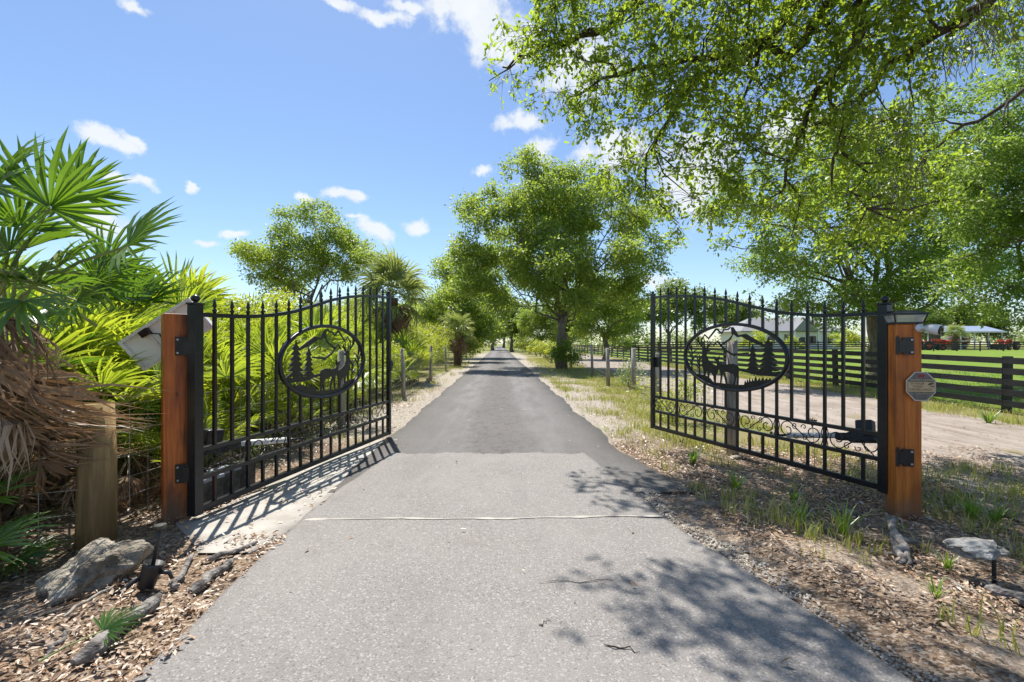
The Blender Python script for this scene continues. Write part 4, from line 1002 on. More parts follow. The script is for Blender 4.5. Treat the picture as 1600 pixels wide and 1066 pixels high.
# ------------------------------------------------------------------ palms
def frond_mesh(name, n, Rr, pet, spread, droop, cup, seed, wid=.034, curl=0, mats=None, messy=.05):
    r = random.Random(seed); mb = MB()
    if pet > 0: 
        mb.cur = 1
        mb.tube([(0, 0, 0), (pet*.5, 0, .05*pet), (pet, 0, 0)], [.012, .009, .007], 5)
    mb.cur = 0
    for k in range(n):
        a = -spread+2*spread*k/(n-1)+r.uniform(-messy, messy)
        L = Rr*(.72+.28*math.cos(a*.8))*r.uniform(.86, 1.08); w = wid*r.uniform(.8, 1.15)
        d = Vector((math.cos(a), math.sin(a), 0)); sd = Vector((-d.y, d.x, 0)); dr = droop*r.uniform(.6, 1.4)
        st = []
        for s, ww in ((.03, .25), (.42, 1.0), (.76, .62), (1.0, 0)):
            rr_ = L*s; z = cup*rr_*(1-.4*s)-dr*L*s**2.4
            p = Vector((pet, 0, 0))+d*rr_*(1-.25*min(dr, 1.6)*s*s)+Vector((0, 0, z))+sd*curl*r.uniform(-1, 1)*L*s*s
            st.append((p, w*ww))
        V = []
        for p, ww in st[:3]: V += [p+sd*ww*.5+Vector((0, 0, .35*ww)), p, p-sd*ww*.5+Vector((0, 0, .35*ww))]
        V.append(st[3][0])
        mb.add(V, [(0, 1, 4, 3), (1, 2, 5, 4), (3, 4, 7, 6), (4, 5, 8, 7), (6, 7, 9), (7, 8, 9)])
    me = mb.mesh(name)
    for m in mats: me.materials.append(m)
    return me
def set_dir(o, d, up, roll=0):
    d = Vector(d).normalized(); up = Vector(up); z = (up-d*up.dot(d))
    if z.length < 1e-3: z = d.orthogonal()
    z.normalize(); y = z.cross(d); m = Matrix((d, y, z)).transposed()
    o.rotation_mode = 'QUATERNION'; o.rotation_quaternion = (m @ Matrix.Rotation(roll, 3, 'X')).to_quaternion()
def variants(nm, mat, cnt, **kw):
    return [frond_mesh(nm, kw['n'], kw['R'], kw['pet'], R(kw['spread']), kw['droop']*(.7+.3*k), kw['cup'], kw['seed']+k, kw['wid'], kw.get('curl', 0), [mat, M['frond_stem'] if mat.name != 'dead_frond' else mat], kw.get('messy', .05)) for k in range(cnt)]
FR_H = variants('frond', M['palmetto'], 5, n=30, R=.47, pet=.74, spread=108, droop=.24, cup=.30, seed=10, wid=.027, messy=.10)
FR_F = variants('frond', M['palmetto_fore'], 4, n=20, R=.42, pet=.55, spread=92, droop=.14, cup=.24, seed=20, wid=.031, messy=.09)
FR_C = variants('frond', M['cabbage'], 4, n=26, R=.90, pet=.80, spread=118, droop=.42, cup=.28, seed=30, wid=.058, messy=.08)
FR_D = variants('dead_frond', M['dead_frond'], 4, n=26, R=.46, pet=.45, spread=75, droop=1.25, cup=.1, seed=40, wid=.032, curl=.34, messy=.3)
FR_CD = variants('dead_frond', M['dead_frond'], 3, n=20, R=.8, pet=.5, spread=80, droop=1.2, cup=.1, seed=50, wid=.05, curl=.2, messy=.2)
def palm_plant(name, label, cat, loc, crown_h, nf, meshes, seed, elev=(10, 80), dead=None, ndead=0, scale=1., trunk=None, group=None, mat=None):
    r = random.Random(seed); g = thing(name, label, cat, loc, 0, group)
    if trunk:
        mb = MB(); n = 12
        pts = [(.04*math.sin(k*.9+seed)*k/n, .03*math.cos(k*.7), crown_h*k/n-.05) for k in range(n+1)]
        mb.tube(pts, [trunk*(1.15-.2*k/n+.08*(k % 2)) for k in range(n+1)], 10); mb.build('trunk', M['palm_trunk'], g, True)
    for k in range(nf):
        az = 2.39996*k+r.uniform(-.3, .3); e = R(elev[0]+(elev[1]-elev[0])*((k+.5)/nf)**.8+r.uniform(-8, 8))
        d = Vector((math.cos(az)*math.cos(e), math.sin(az)*math.cos(e), math.sin(e)))
        o = ob('frond', meshes[r.randrange(len(meshes))], None, g); s = scale*r.uniform(.8, 1.15); o.scale = (s,)*3
        o.location = (r.uniform(-.06, .06), r.uniform(-.06, .06), crown_h+r.uniform(-.08, .08))
        set_dir(o, d, Vector((-math.cos(az)*.3, -math.sin(az)*.3, 1))+Vector((r.uniform(-.5, .5), r.uniform(-.5, .5), 0)), r.uniform(-.5, .5))
    for k in range(ndead):
        az = 2.39996*k+r.uniform(-.4, .4); e = R(r.uniform(-75, -15))
        d = Vector((math.cos(az)*math.cos(e), math.sin(az)*math.cos(e), math.sin(e)))
        o = ob('dead_frond', dead[r.randrange(len(dead))], None, g); s = scale*r.uniform(.75, 1.1); o.scale = (s,)*3
        o.location = (d.x*.06, d.y*.06, crown_h-r.uniform(.05, .45)*crown_h*.6)
        set_dir(o, d, (0, 0, 1) if e > -1.2 else (d.x, d.y, .2), r.uniform(-.6, .6))
    return g
# cabbage palms
palm_plant('cabbage_palm', 'shaggy cabbage palm with drooping fan fronds above the gate leaf', 'palm', (P(612, 540, 16).x, 16, 0), 3.0, 40, FR_C, 3, (-42, 88), FR_CD, 20, 1.0, .20)
palm_plant('cabbage_palm', 'greyish cabbage palm with a dead skirt farther down the driveway', 'palm', (P(715, 540, 27).x, 27, 0), 2.1, 26, FR_C, 5, (-35, 80), FR_CD, 24, .8, .18)
palm_plant('cabbage_palm', 'low half hidden palm in front of the shaggy cabbage palm', 'palm', (P(640, 540, 21).x-.6, 21, 0), 1.2, 24, FR_C, 6, (-10, 80), FR_CD, 8, .9, .16)
palm_plant('cabbage_palm', 'small distant palm beside the white trailer', 'palm', (P(1492, 540, 66).x, 66, .33), 2.4, 22, FR_C, 8, (-30, 80), FR_CD, 8, 1.0, .3)
# palmetto thicket behind the gate
rp = random.Random(12)
spots = []
tries = 0
while len(spots) < 82 and tries < 4000:
    tries += 1
    y = 3.9+rp.random()**1.3*13; x = -3.0-.02*y-rp.random()**1.2*(3+.75*y)
    if y < 4.6 and x > -3.6: continue
    if all((x-a)**2+(y-b)**2 > (.36+.026*y)**2 for a, b, _ in spots): spots.append((x, y, 0))
proto = None
LH = 'yellow green saw palmetto growing in the thicket behind the gate'
protos = []
for i in range(5):
    x, y, _ = spots[i]; back = min(1, max(0, (-3.0-x)/2.5))
    protos.append(palm_plant('saw_palmetto', LH, 'palmetto', (x, y, 0), .30, 17, FR_H, 100+i, (26, 86), FR_D, 5, 1.0, None, 'palmettos of the roadside thicket'))
for i, (x, y, _) in enumerate(spots[5:]):
    back = min(1, max(0, (-3.0-x)/3.0))
    c = copy_thing(protos[i % 5], (x, y, back*rp.uniform(.2, .75)), rp.uniform(0, 6.28), rp.uniform(.85, 1.15)*(1+.25*back), LH)
# foreground palmettos over the corner fence
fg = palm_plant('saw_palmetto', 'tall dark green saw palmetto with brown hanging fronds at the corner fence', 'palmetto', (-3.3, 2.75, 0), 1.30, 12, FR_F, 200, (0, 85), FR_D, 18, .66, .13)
def put_frond(par, px, py, Y, d, up, s, mesh, roll=0):
    o = ob('frond' if mesh in FR_F else 'dead_frond', mesh, None, par); set_dir(o, d, up, roll); o.scale = (s,)*3
    pet = (.55 if mesh in FR_F else .45)*s
    o.location = P(px, py, Y)-Vector(d).normalized()*pet-Vector(par.location)
put_frond(fg, 200, 385, 2.45, (.92, -.05, .38), (-.25, -.75, .6), .98, FR_F[0])
put_frond(fg, 78, 325, 2.45, (.50, .0, .85), (.3, -.85, -.1), 1.05, FR_F[1])
put_frond(fg, -5, 300, 2.4, (.75, -.1, .60), (-.2, -.75, .5), 1.0, FR_F[2])
put_frond(fg, 38, 470, 2.2, (.25, -.62, -.62), (.2, -.8, .6), .8, FR_F[3])
put_frond(fg, 40, 390, 2.5, (.8, -.3, .15), (0, -.4, .9), .9, FR_F[0])
put_frond(fg, 120, 300, 2.9, (.55, .2, .8), (.1, -.6, .3), .85, FR_F[2], .6)
put_frond(fg, 30, 355, 2.7, (.2, -.1, .95), (.5, -.8, 0), .95, FR_F[0], .5)
put_frond(fg, 150, 440, 2.8, (.95, .1, .1), (0, -.3, .9), .8, FR_F[1], .9)
put_frond(fg, 60, 445, 2.35, (.75, -.4, .25), (-.1, -.5, .8), .8, FR_F[2], -.6)
put_frond(fg, 15, 395, 2.3, (.6, -.5, .4), (-.2, -.4, .9), .85, FR_F[1], .4)
put_frond(fg, 120, 470, 2.7, (.8, -.3, -.2), (.2, -.5, .9), .75, FR_F[0], .7)
put_frond(fg, -10, 440, 2.3, (.5, -.5, .0), (.1, -.6, .8), .8, FR_F[3], -.5)
put_frond(fg, 170, 410, 3.1, (.6, .1, .6), (-.4, -.6, .5), .8, FR_F[3], 1.0)
put_frond(fg, 90, 420, 2.6, (.75, -.2, .5), (0, -.5, .9), .8, FR_F[2])
put_frond(fg, 10, 430, 2.5, (-.2, -.6, .4), (0, -.4, .9), .9, FR_F[1])
for k, (px, py, Y, d) in enumerate(((60, 530, 2.6, (.5, -.5, -.5)), (20, 560, 2.5, (.2, -.6, -.7)), (80, 600, 2.6, (.3, -.5, -.9)), (10, 600, 2.5, (-.2, -.4, -.9)), (100, 720, 2.85, (.2, -.1, -1)), (30, 500, 2.5, (.6, -.6, .0)))):
    put_frond(fg, px-38, py, Y, d, (.3*math.sin(k*2), -.7, .6), .55+.09*(k % 3), FR_D[k % 4], .5*math.sin(k))
rt = random.Random(77)
for k in range(15):
    put_frond(fg, rt.uniform(-60, 78), rt.uniform(545, 690), rt.uniform(2.62, 2.95), (rt.uniform(-.25, .3), rt.uniform(-.35, 0), -1), (rt.uniform(-.4, .4), -.8, .3), rt.uniform(.6, .85), FR_D[k % 4], rt.uniform(-.6, .6))
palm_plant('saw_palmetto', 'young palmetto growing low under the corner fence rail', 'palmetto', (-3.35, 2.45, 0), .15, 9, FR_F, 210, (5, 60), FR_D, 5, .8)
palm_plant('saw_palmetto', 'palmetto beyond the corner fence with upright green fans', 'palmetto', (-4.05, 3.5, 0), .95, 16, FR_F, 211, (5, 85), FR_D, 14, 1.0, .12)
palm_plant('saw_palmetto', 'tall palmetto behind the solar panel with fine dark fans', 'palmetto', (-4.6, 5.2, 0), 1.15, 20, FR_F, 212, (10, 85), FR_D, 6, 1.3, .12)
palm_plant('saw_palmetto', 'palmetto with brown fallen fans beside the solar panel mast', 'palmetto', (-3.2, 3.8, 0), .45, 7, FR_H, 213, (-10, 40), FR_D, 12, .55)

# ------------------------------------------------------------------ bushes
def bush(name, label, loc, rad, h, seed, n_cl, lpc, leaf, mat, group=None, cat='bush'):
    r = rng(seed); x, y, z = loc
    lob = [(x+r.normal()*rad*.4, y+r.normal()*rad*.3, z+h*r.uniform(.35, .7), rad*r.uniform(.5, .7), rad*r.uniform(.5, .7), h*r.uniform(.3, .42)) for k in range(6)]
    return make_tree(name, label, cat, loc, lob, .03, .25, seed, n_cl, lpc, leaf, .2, mat, M['bark_light'], group, nstem=3, shell=.6, gap=.6)
for (x, y, s_) in ((-3.15, 4.6, .62), (-3.3, 5.4, .7), (-3.05, 6.2, .6), (-3.2, 7.2, .7), (-3.1, 8.3, .65), (-3.3, 9.4, .8), (-3.25, 10.6, .75), (-3.6, 4.9, .8), (-3.3, 12.3, .8), (-3.5, 14.2, .9), (-3.7, 6.3, .85)):
    copy_thing(protos[int(y*10) % 5], (x, y, -.12), x*9+y*5, s_, 'low saw palmetto fans at the foot of the thicket along the wire fence')
LBs = 'bushy yellow green shrub growing among the thicket palmettos'
bA = bush('shrub', LBs, (-5.4, 9.5, 0), 1.5, 2.6, 301, 460, 20, .085, M['bush_leaf'], 'shrubs of the thicket')
bB = bush('shrub', LBs, (-7.6, 7.2, 0), 1.6, 3.0, 302, 460, 20, .085, M['bush_leaf'], 'shrubs of the thicket')
for (x, y, s) in ((-5.2, 6.2, .9), (-6.4, 11.5, 1.1), (-9.5, 9.5, 1.1), (-8.2, 13, 1.2), (-6.0, 15.5, 1.1), (-10.5, 14, 1.3), (-4.7, 19, 1.0), (-7.5, 19, 1.3), (-5.3, 25, 1.1), (-11, 20, 1.4), (-14, 17, 1.4), (-5.6, 30, 1.2), (-9, 26, 1.4), (-5.9, 36, 1.1), (-3.9, 4.9, .55), (-7.5, 5.2, .95), (-13, 12, 1.2), (-4.9, 46, 1.2), (-16, 24, 1.6), (-10, 34, 1.6)):
    copy_thing(bA if (x*7+y) % 2 < 1 else bB, (x, y, 0), x*3+y, s, LBs)
LBf = 'fine leaved yellow green brush filling the gaps between the thicket palmettos'
for k, (x, y, s_) in enumerate(((-3.5, 5.0, .34), (-3.9, 5.8, .45), (-3.45, 6.7, .38), (-4.3, 7.4, .55), (-3.5, 8.2, .40), (-3.9, 9.2, .5), (-3.4, 10.2, .42), (-4.4, 10.6, .6), (-3.6, 11.8, .48), (-4.0, 13.2, .55), (-3.6, 15.0, .5), (-4.9, 6.7, .6), (-4.2, 4.6, .45), (-5.4, 5.4, .6), (-4.8, 8.8, .65), (-3.4, 4.15, .26), (-4.4, 16.5, .6), (-4.1, 19.5, .6), (-4.4, 23.5, .6), (-4.6, 28, .7))):
    c = copy_thing(bB if k % 2 else bA, (x, y, 0), k*1.9, (s_, s_, s_*1.15), LBf); c['group'] = 'brush between the thicket palmettos'
LBr = 'bright bush growing along the wire fence far down the driveway'
bC = bush('shrub', LBr, (3.4, 34, 0), 1.0, 1.8, 303, 200, 12, .12, M['bush_leaf'], 'bushes along the far wire fence')
for (x, y, s) in ((2.9, 41, 1.1), (2.6, 49, 1.1), (2.2, 58, 1.3), (1.6, 70, 1.5), (3.6, 28.5, .6), (.4, 85, 1.7), (-6.0, 55, 1.5), (-5.6, 66, 1.6)):
    copy_thing(bC, (x, y, 0), x+y, s, LBr)
for px, Y, s_, lab in ((1193, 63, 1.9, 'tall green shrub before the house wall beyond the far fence'), (1243, 65, 1.5, 'green shrub below the house gable beyond the far fence'), (1316, 62, 2.2, 'broad green shrub hiding the house corner beyond the far fence'), (1160, 66, 1.4, 'green shrub at the house end past the medallion top')):
    x_ = (px-800)/F*Y; c = copy_thing(bC, (x_, Y, TZ(x_, Y)), px, s_, lab); c['group'] = 'shrubs in front of the house'
bush('shrub', 'weedy green bush behind the free end of the gate leaf', (2.95, 8.2, TZ(2.95, 8.2)), .42, 1.05, 304, 150, 11, .05, M['bush_leaf'])
bush('shrub', 'low bush crowding the trunk foot of the big roadside tree', (2.35, 23.2, 0), .95, 1.9, 305, 240, 13, .12, M['tree_leaf'])
bush('shrub', 'dry brush tangle between two posts of the wire fence', (3.5, 13.4, 0), .55, .8, 306, 120, 10, .06, M['far_leaf'])

# ------------------------------------------------------------------ buildings and vehicles beyond the pasture
def house():
    Y = 78; p0 = P(1160, 540, Y); g = thing('house', 'white single storey house with grey roof behind the far fence', 'house', (p0.x, Y, .33))
    Wd = 17.0
    mb = MB(); mb.box((Wd/2, 4, 1.5), (Wd, 8, 3.0)); mb.build('wall', M['white_wall'], g)
    mb = MB(); e = .5
    V = [(-e, -e, 3.0), (Wd+e, -e, 3.0), (Wd+e, 8+e, 3.0), (-e, 8+e, 3.0), (3.2, 4, 5.6), (Wd-3.2, 4, 5.6)]
    V2 = [(x, y, z+.16) for x, y, z in V[:4]]
    mb.add(V[:4]+V2+V[4:], [(3, 2, 1, 0), (0, 1, 5, 4), (1, 2, 6, 5), (2, 3, 7, 6), (3, 0, 4, 7), (4, 5, 9, 8), (5, 6, 9), (6, 7, 8, 9), (7, 4, 8)]); rf = mb.build('roof', M['roof_grey'], g)
    mb = MB(); mb.add([(8.2, -1.0, 3.16), (12.6, -1.0, 3.16), (10.4, -1.0, 5.6), (8.2, 4, 3.16), (12.6, 4, 3.16), (10.4, 4, 5.6)], [(0, 1, 2), (5, 4, 3), (0, 2, 5, 3), (1, 4, 5, 2), (0, 3, 4, 1)]); mb.build('gable', M['roof_grey'], rf)
    for x, w, h in ((2.2, 1.0, 1.3), (5.0, 1.0, 1.3), (7.6, .9, 1.9), (12.0, 1.2, 1.3), (15, 1.0, 1.3)):
        mb = MB(); mb.box((x, -.03, 1.65), (w+.2, .06, h+.2)); wf = mb.build('window', M['trim'], g)
        mb = MB(); mb.box((x, -.065, 1.65), (w, .02, h)); mb.build('pane', M['glass_dark'], wf)
    mb = MB(); mb.box((10.2, -.04, 1.05), (1.0, .08, 2.1)); mb.build('door', M['dark_steel'], g)
    for x in (8.4, 12.4):
        mb = MB(); mb.box((x, -.9, 1.5), (.22, .22, 3.2)); mb.build('porch_column', M['trim'], g)
house()
def tyre(mb, c, r, w):
    mb.lathe([(r*.5, -w/2), (r*.9, -w/2), (r, -w*.35), (r, w*.35), (r*.9, w/2), (r*.5, w/2)], 18, c, Matrix.Rotation(R(90), 3, 'X'))
def tractor(px, Y, label, rz):
    p = P(px, 540, Y); g = thing('tractor', label, 'tractor', (p.x, Y, .33), rz, 'red tractors in the yard')
    mb = MB(); mb.box((-.75, 0, 1.15), (1.35, .72, .65)); mb.box((-1.4, 0, 1.1), (.08, .68, .5)); mb.build('hood', M['red'], g, bevel=.08)
    mb = MB(); mb.box((.25, 0, .85), (1.4, .55, .4)); mb.box((.55, 0, 1.15), (.5, .5, .15)); mb.box((.75, 0, 1.42), (.12, .48, .45)); mb.build('seat', M['dark_steel'], g)
    for s in (-1, 1):
        mb = MB(); mb.box((.65, s*.72, 1.32), (1.1, .42, .12)); mb.build('fender', M['red'], g, bevel=.04)
        mb = MB(); tyre(mb, (.7, s*.78, .68), .68, .40); w = mb.build('rear_wheel', M['tyre'], g)
        mb = MB(); tyre(mb, (.7, s*.80, .68), .33, .42); mb.build('rim', M['red'], w)
        mb = MB(); tyre(mb, (-1.0, s*.66, .43), .43, .28); w = mb.build('front_wheel', M['tyre'], g)
        mb = MB(); tyre(mb, (-1.0, s*.68, .43), .2, .30); mb.build('rim', M['red'], w)
        mb = MB(); mb.tube([(-.1, s*.5, 1.0), (-.2, s*.5, 1.65), (-1.3, s*.5, 1.5), (-2.1, s*.5, .65)], .09, 5); mb.build('loader_arm', M['red'], g)
    mb = MB(); mb.add([(-2.05, -.85, .25), (-2.05, .85, .25), (-2.6, .85, .2), (-2.6, -.85, .2), (-2.05, -.85, .8), (-2.05, .85, .8), (-2.25, -.85, .8), (-2.25, .85, .8)], [(0, 1, 2, 3), (0, 4, 5, 1), (4, 6, 7, 5), (0, 3, 6, 4), (1, 5, 7, 2)]); mb.build('bucket', M['dark_steel'], g)
    for sx in (.15, 1.0):
        for s in (-1, 1):
            mb = MB(); mb.tube([(sx, s*.5, 1.3), (sx, s*.5, 2.3)], .035, 5); mb.build('canopy_post', M['dark_steel'], g)
    mb = MB(); mb.box((.57, 0, 2.33), (1.25, 1.25, .08)); mb.build('canopy', M['dark_steel'], g, bevel=.02)
    return g
tr = tractor(1456, 68, 'red front loader tractor parked beside the white trailer', R(160))
c = copy_thing(tr, (P(1573, 540, 70).x, 70, .33), R(20), 1.0, 'red tractor half hidden by leaves beside the carport')
def trailer():
    p = P(1478, 540, 75); g = thing('box_trailer', 'plain white box trailer standing behind the small palm', 'trailer', (p.x, 75, .33))
    mb = MB(); mb.box((1.3, 0, 1.35), (2.5, 1.9, 1.7)); mb.build('box_body', M['white_plastic'], g, bevel=.06)
    mb = MB(); mb.box((1.3, 0, .46), (2.55, 1.7, .1)); mb.tube([(2.5, 0, .46), (3.5, 0, .45)], .06, 5); mb.build('chassis', M['dark_steel'], g)
    for s in (-1, 1):
        mb = MB(); tyre(mb, (1.2, s*.9, .33), .33, .2); mb.build('wheel', M['tyre'], g)
    mb = MB(); mb.box((.04, 0, 1.3), (.03, 1.6, 1.5)); mb.build('rear_door', M['trim'], g)
trailer()
def carport():
    p = P(1500, 540, 72); g = thing('carport', 'open carport with pale blue grey metal roof', 'carport', (p.x, 72, .33)); W_ = 7.0
    mb = MB(); V = [(-.3, -.4, 2.9), (W_, -.4, 2.9), (W_, 6, 2.9), (-.3, 6, 2.9), (-.1, 2.8, 3.9), (W_-.2, 2.8, 3.9)]
    mb.add(V, [(3, 2, 1, 0), (0, 1, 5, 4), (2, 3, 4, 5), (1, 2, 5), (3, 0, 4)]); mb.build('roof', M['carport_roof'], g)
    mb = MB(); mb.box((W_/2-.15, -.42, 2.85), (W_+.3, .05, .22)); mb.build('fascia', M['trim'], g)
    for x in (.1, 2.3, 4.5, W_-.4):
        for y in (0, 5.6):
            mb = MB(); mb.box((x, y, 1.45), (.14, .14, 2.9)); mb.build('post', M['trim'], g)
    mb = MB(); mb.box((W_/2, 5.8, 1.4), (W_-.6, .06, 2.7)); mb.build('back_wall', M['roof_grey'], g)
carport()
def boat():
    p = P(1515, 540, 71.4); g = thing('boat', 'red and white motor boat parked under the carport', 'boat', (p.x, 73.5, .33), R(8))
    secs = [(-2.4, .9, .75, 1.5), (-1, 1.0, .7, 1.55), (.6, .95, .72, 1.65), (1.8, .6, .85, 1.78), (2.6, .03, 1.25, 1.9)]
    V = []
    for x, w, zb, zt in secs: V += [(x, -w, zt), (x, -w*.85, (zb+zt)/2), (x, 0, zb), (x, w*.85, (zb+zt)/2), (x, w, zt)]
    mb = MB(); mb.add(V, [(5*i+k, 5*i+k+1, 5*i+6+k, 5*i+5+k) for i in range(4) for k in range(4)]+[(0, 1, 2, 3, 4), tuple(5*i for i in range(5))+tuple(5*i+4 for i in range(4, -1, -1))]); mb.build('hull', M['red'], g)
    mb = MB()
    for s in (-1, 1): mb.add([(x, s*(w+.02), zt-.30) for x, w, zb, zt in secs]+[(x, s*(w+.025), zt-.1) for x, w, zb, zt in secs], [(i, i+1, i+6, i+5) for i in range(4)])
    mb.build('stripe', M['trim'], g)
    mb = MB(); mb.add([(.3, -.7, 1.7), (.3, .7, 1.7), (1.1, .5, 1.75), (1.1, -.5, 1.75), (-.1, -.6, 2.25), (-.1, .6, 2.25)], [(0, 4, 5, 1), (0, 3, 4), (1, 5, 2), (3, 2, 5, 4)]); mb.build('windscreen', M['glass_dark'], g)
    mb = MB(); mb.box((-.3, 0, .55), (4.2, .2, .12)); mb.build('trailer_beam', M['dark_steel'], g)
    for s in (-1, 1):
        mb = MB(); tyre(mb, (-.8, s*.95, .33), .33, .2); mb.build('wheel', M['tyre'], g)
boat()

# ------------------------------------------------------------------ small things by the gates
def lumpy(name, seed, size, mat, parent=None, sub=3, amp=.22, freq=3.0):
    me = bpy.data.meshes.new(name); import bmesh
    bm = bmesh.new(); bmesh.ops.create_icosphere(bm, subdivisions=sub, radius=1); r = rng(seed); ph = r.uniform(0, 6, 9)
    for v in bm.verts:
        c = v.co; n = math.sin(c.x*freq+ph[0])*math.sin(c.y*freq+ph[1])+math.sin(c.z*freq*1.3+ph[2])*math.sin(c.x*freq*1.7+ph[3])+.5*math.sin(c.y*freq*3.1+ph[4])*math.sin(c.z*freq*2.7+ph[5])+.3*math.sin(c.x*freq*6+ph[6])*math.sin(c.y*freq*5+ph[7])
        v.co = Vector((c.x*size[0], c.y*size[1], c.z*size[2]))*(1+amp*n*.5)
    bm.to_mesh(me); bm.free(); return ob(name, me, mat, parent)
p = G(115, 925); o = lumpy('boulder', 6, (.205, .165, .115), M['rock'], None, 5, .42, 2.9); o.location = (p.x, p.y+.1, .06); o.rotation_euler = (.1, -.35, .5)
tag(o, 'pale pitted boulder lying in the leaf litter by the corner fence', 'rock')
def stick(label, A, B, r0, r1, mat, seed, name='dead_branch', group='dead wood on the leaf litter'):
    r = random.Random(seed); A = Vector(A); B = Vector(B); n = 7; g_ = MB()
    side = (B-A).cross(Vector((0, 0, 1))).normalized()
    pts = [A+(B-A)*k/n+side*r.uniform(-.016, .016)+Vector((0, 0, r.uniform(-.003, .006))) for k in range(n+1)]
    g_.tube([q-A for q in pts], [(r0+(r1-r0)*k/n)*r.uniform(.68, 1.2)*(.5 if k in (0, n) else 1) for k in range(n+1)], 9)
    o = g_.build(name, mat, None); o.location = A; return tag(o, label, 'branch', group)
def gz(px, py, h=.02): q = G(px, py); return (q.x, q.y, TZ(q.x, q.y)+h)
stick('long flat grey piece of bark lying along the asphalt edge', gz(118, 1052, .03), gz(250, 944, .04), .036, .030, M['driftwood'], 1)
stick('short grey stick lying behind the black spotlight', gz(270, 926, .02), gz(300, 872, .02), .022, .018, M['driftwood'], 2)
stick('dark bark chunk touching the asphalt edge', gz(300, 932, .02), gz(362, 882, .03), .030, .022, M['driftwood'], 3)
stick('thin grey stick lying nearest the gate on the asphalt edge', gz(322, 880, .02), gz(403, 853, .02), .018, .013, M['driftwood'], 4)
stick('small pale stick in front of the boulder', gz(68, 1042, .02), gz(106, 997, .02), .012, .009, M['driftwood'], 5)
stick('thin brown twig lying across the dark mulch', gz(96, 978, .03), gz(180, 925, .03), .008, .006, M['weathered'], 6)
stick('grey log lying past the stone spotlight', gz(1540, 905, .03), gz(1640, 935, .03), .035, .03, M['driftwood'], 7)
stick('fallen wood piece in the litter near the stone spotlight', gz(1475, 895, .02), gz(1525, 918, .02), .014, .01, M['weathered'], 8)
stick('thin brown twig lying on the middle of the pale asphalt', gz(842, 918, .026), gz(986, 912, .026), .0035, .002, M['weathered'], 9)
stick('short dark twig beside the tree shadow on the asphalt', gz(944, 1016, .026), gz(1000, 1026, .026), .004, .002, M['bark_oak'], 10)
stick('tiny bark scrap lying alone on the asphalt', gz(842, 984, .026), gz(860, 977, .026), .005, .003, M['weathered'], 11)
# driftwood fork at the lantern post
dw = MB(); b0 = Vector(gz(1412, 880, .03)); b1 = Vector(gz(1400, 842, .06)); b2 = Vector(gz(1384, 803, .09)); b3 = Vector(gz(1440, 838, .04))
def gn(mb, pts, rad, seed):
    r = random.Random(seed); out = []; rd = []
    for i in range(len(pts)-1):
        for k in range(4):
            out.append(pts[i].lerp(pts[i+1], k/4)+Vector((r.uniform(-.012, .012), r.uniform(-.012, .012), r.uniform(-.008, .012)))); rd.append((rad[i]+(rad[i+1]-rad[i])*k/4)*r.uniform(.7, 1.25))
    out.append(pts[-1]); rd.append(rad[-1]); mb.tube([q-b0 for q in out], rd, 8)
gn(dw, [b0, b0.lerp(b1, .3), b1, b2], [.008, .028, .040, .006], 1); gn(dw, [b1, b3], [.034, .008], 2); gn(dw, [b0+Vector((.035, .0, 0)), b0.lerp(b1, .5)+Vector((.03, 0, .01)), b1+Vector((.02, .02, .02))], [.006, .026, .03], 3); gn(dw, [b1, b1.lerp(b2, .6)+Vector((.03, 0, .02)), b2+Vector((.05, -.02, -.02))], [.03, .018, .005], 7); gn(dw, [b0.lerp(b1, .4), b0+Vector((-.03, -.02, .01))], [.025, .006], 8)
o = dw.build('driftwood', M['driftwood'], None); o.location = b0; tag(o, 'forked silver grey driftwood at the foot of the lantern post', 'driftwood')
# black garden spotlight tipped over
q = Vector(gz(226, 925, 0)); lt = thing('garden_light', 'black garden spotlight on a stake leaning in the dry leaves', 'lamp', q)
Mt = Matrix.Rotation(R(14), 3, 'Y') @ Matrix.Rotation(R(-12), 3, 'X')
mb = MB(); mb.lathe([(.030, 0), (.040, .01), (.050, .12), (.053, .135), (.046, .137), (.040, .05), (.0, .05)], 16, (0, 0, .01), Mt); mb.build('lamp_can', M['black_plastic'], lt, True)
mb = MB(); mb.tube([(.02, .03, .12), (.028, .06, .25), (.03, .07, .31)], [.010, .009, .012], 8); mb.build('stake', M['black_plastic'], lt, True)
mb = MB(); mb.lathe([(.012, .30), (.018, .315), (.030, .322), (.030, .328), (.0, .329)], 14, (.03, .07, 0)); mb.build('lamp_head', M['dusty_plastic'], lt, True)
mb = MB(); mb.tube([(-.02, -.02, .08), (-.07, -.05, .03), (-.11, -.08, .015)], [.012, .014, .01], 7); mb.build('bracket', M['black_plastic'], lt, True)
mb = MB(); mb.tube([(.05, .02, .09), (.11, .03, .085), (.125, .03, .05)], [.012, .012, .009], 7); mb.build('bracket', M['black_plastic'], lt, True)
# stone-topped spotlight
q = Vector(gz(1553, 885, 0)); sl_ = thing('stone_light', 'flat grey stone slab light raised on a black stake', 'lamp', q)
o = lumpy('stone_slab', 14, (.155, .10, .048), M['slab'], sl_, 4, .34, 3.6); o.location = (-.075, .03, .19)
mb = MB(); mb.tube([(0, 0, -.05), (0, 0, .16)], .011, 7); mb.tube([(-.10, .03, .165), (.04, .02, .165)], .012, 6); mb.build('stake', M['black_plastic'], sl_)
for k, (px, py, s, lab) in enumerate(((1332, 790, .06, 'white stone half buried in sand near the lantern post'), (1150, 705, .07, 'pale stone at the foot of the wire fence post'))):
    q = gz(px, py, .01); o = lumpy('stone', 40+k, (s, s*.7, s*.45), M['rock'], None, 3, .25, 2.5); o.location = q; tag(o, lab, 'stone')

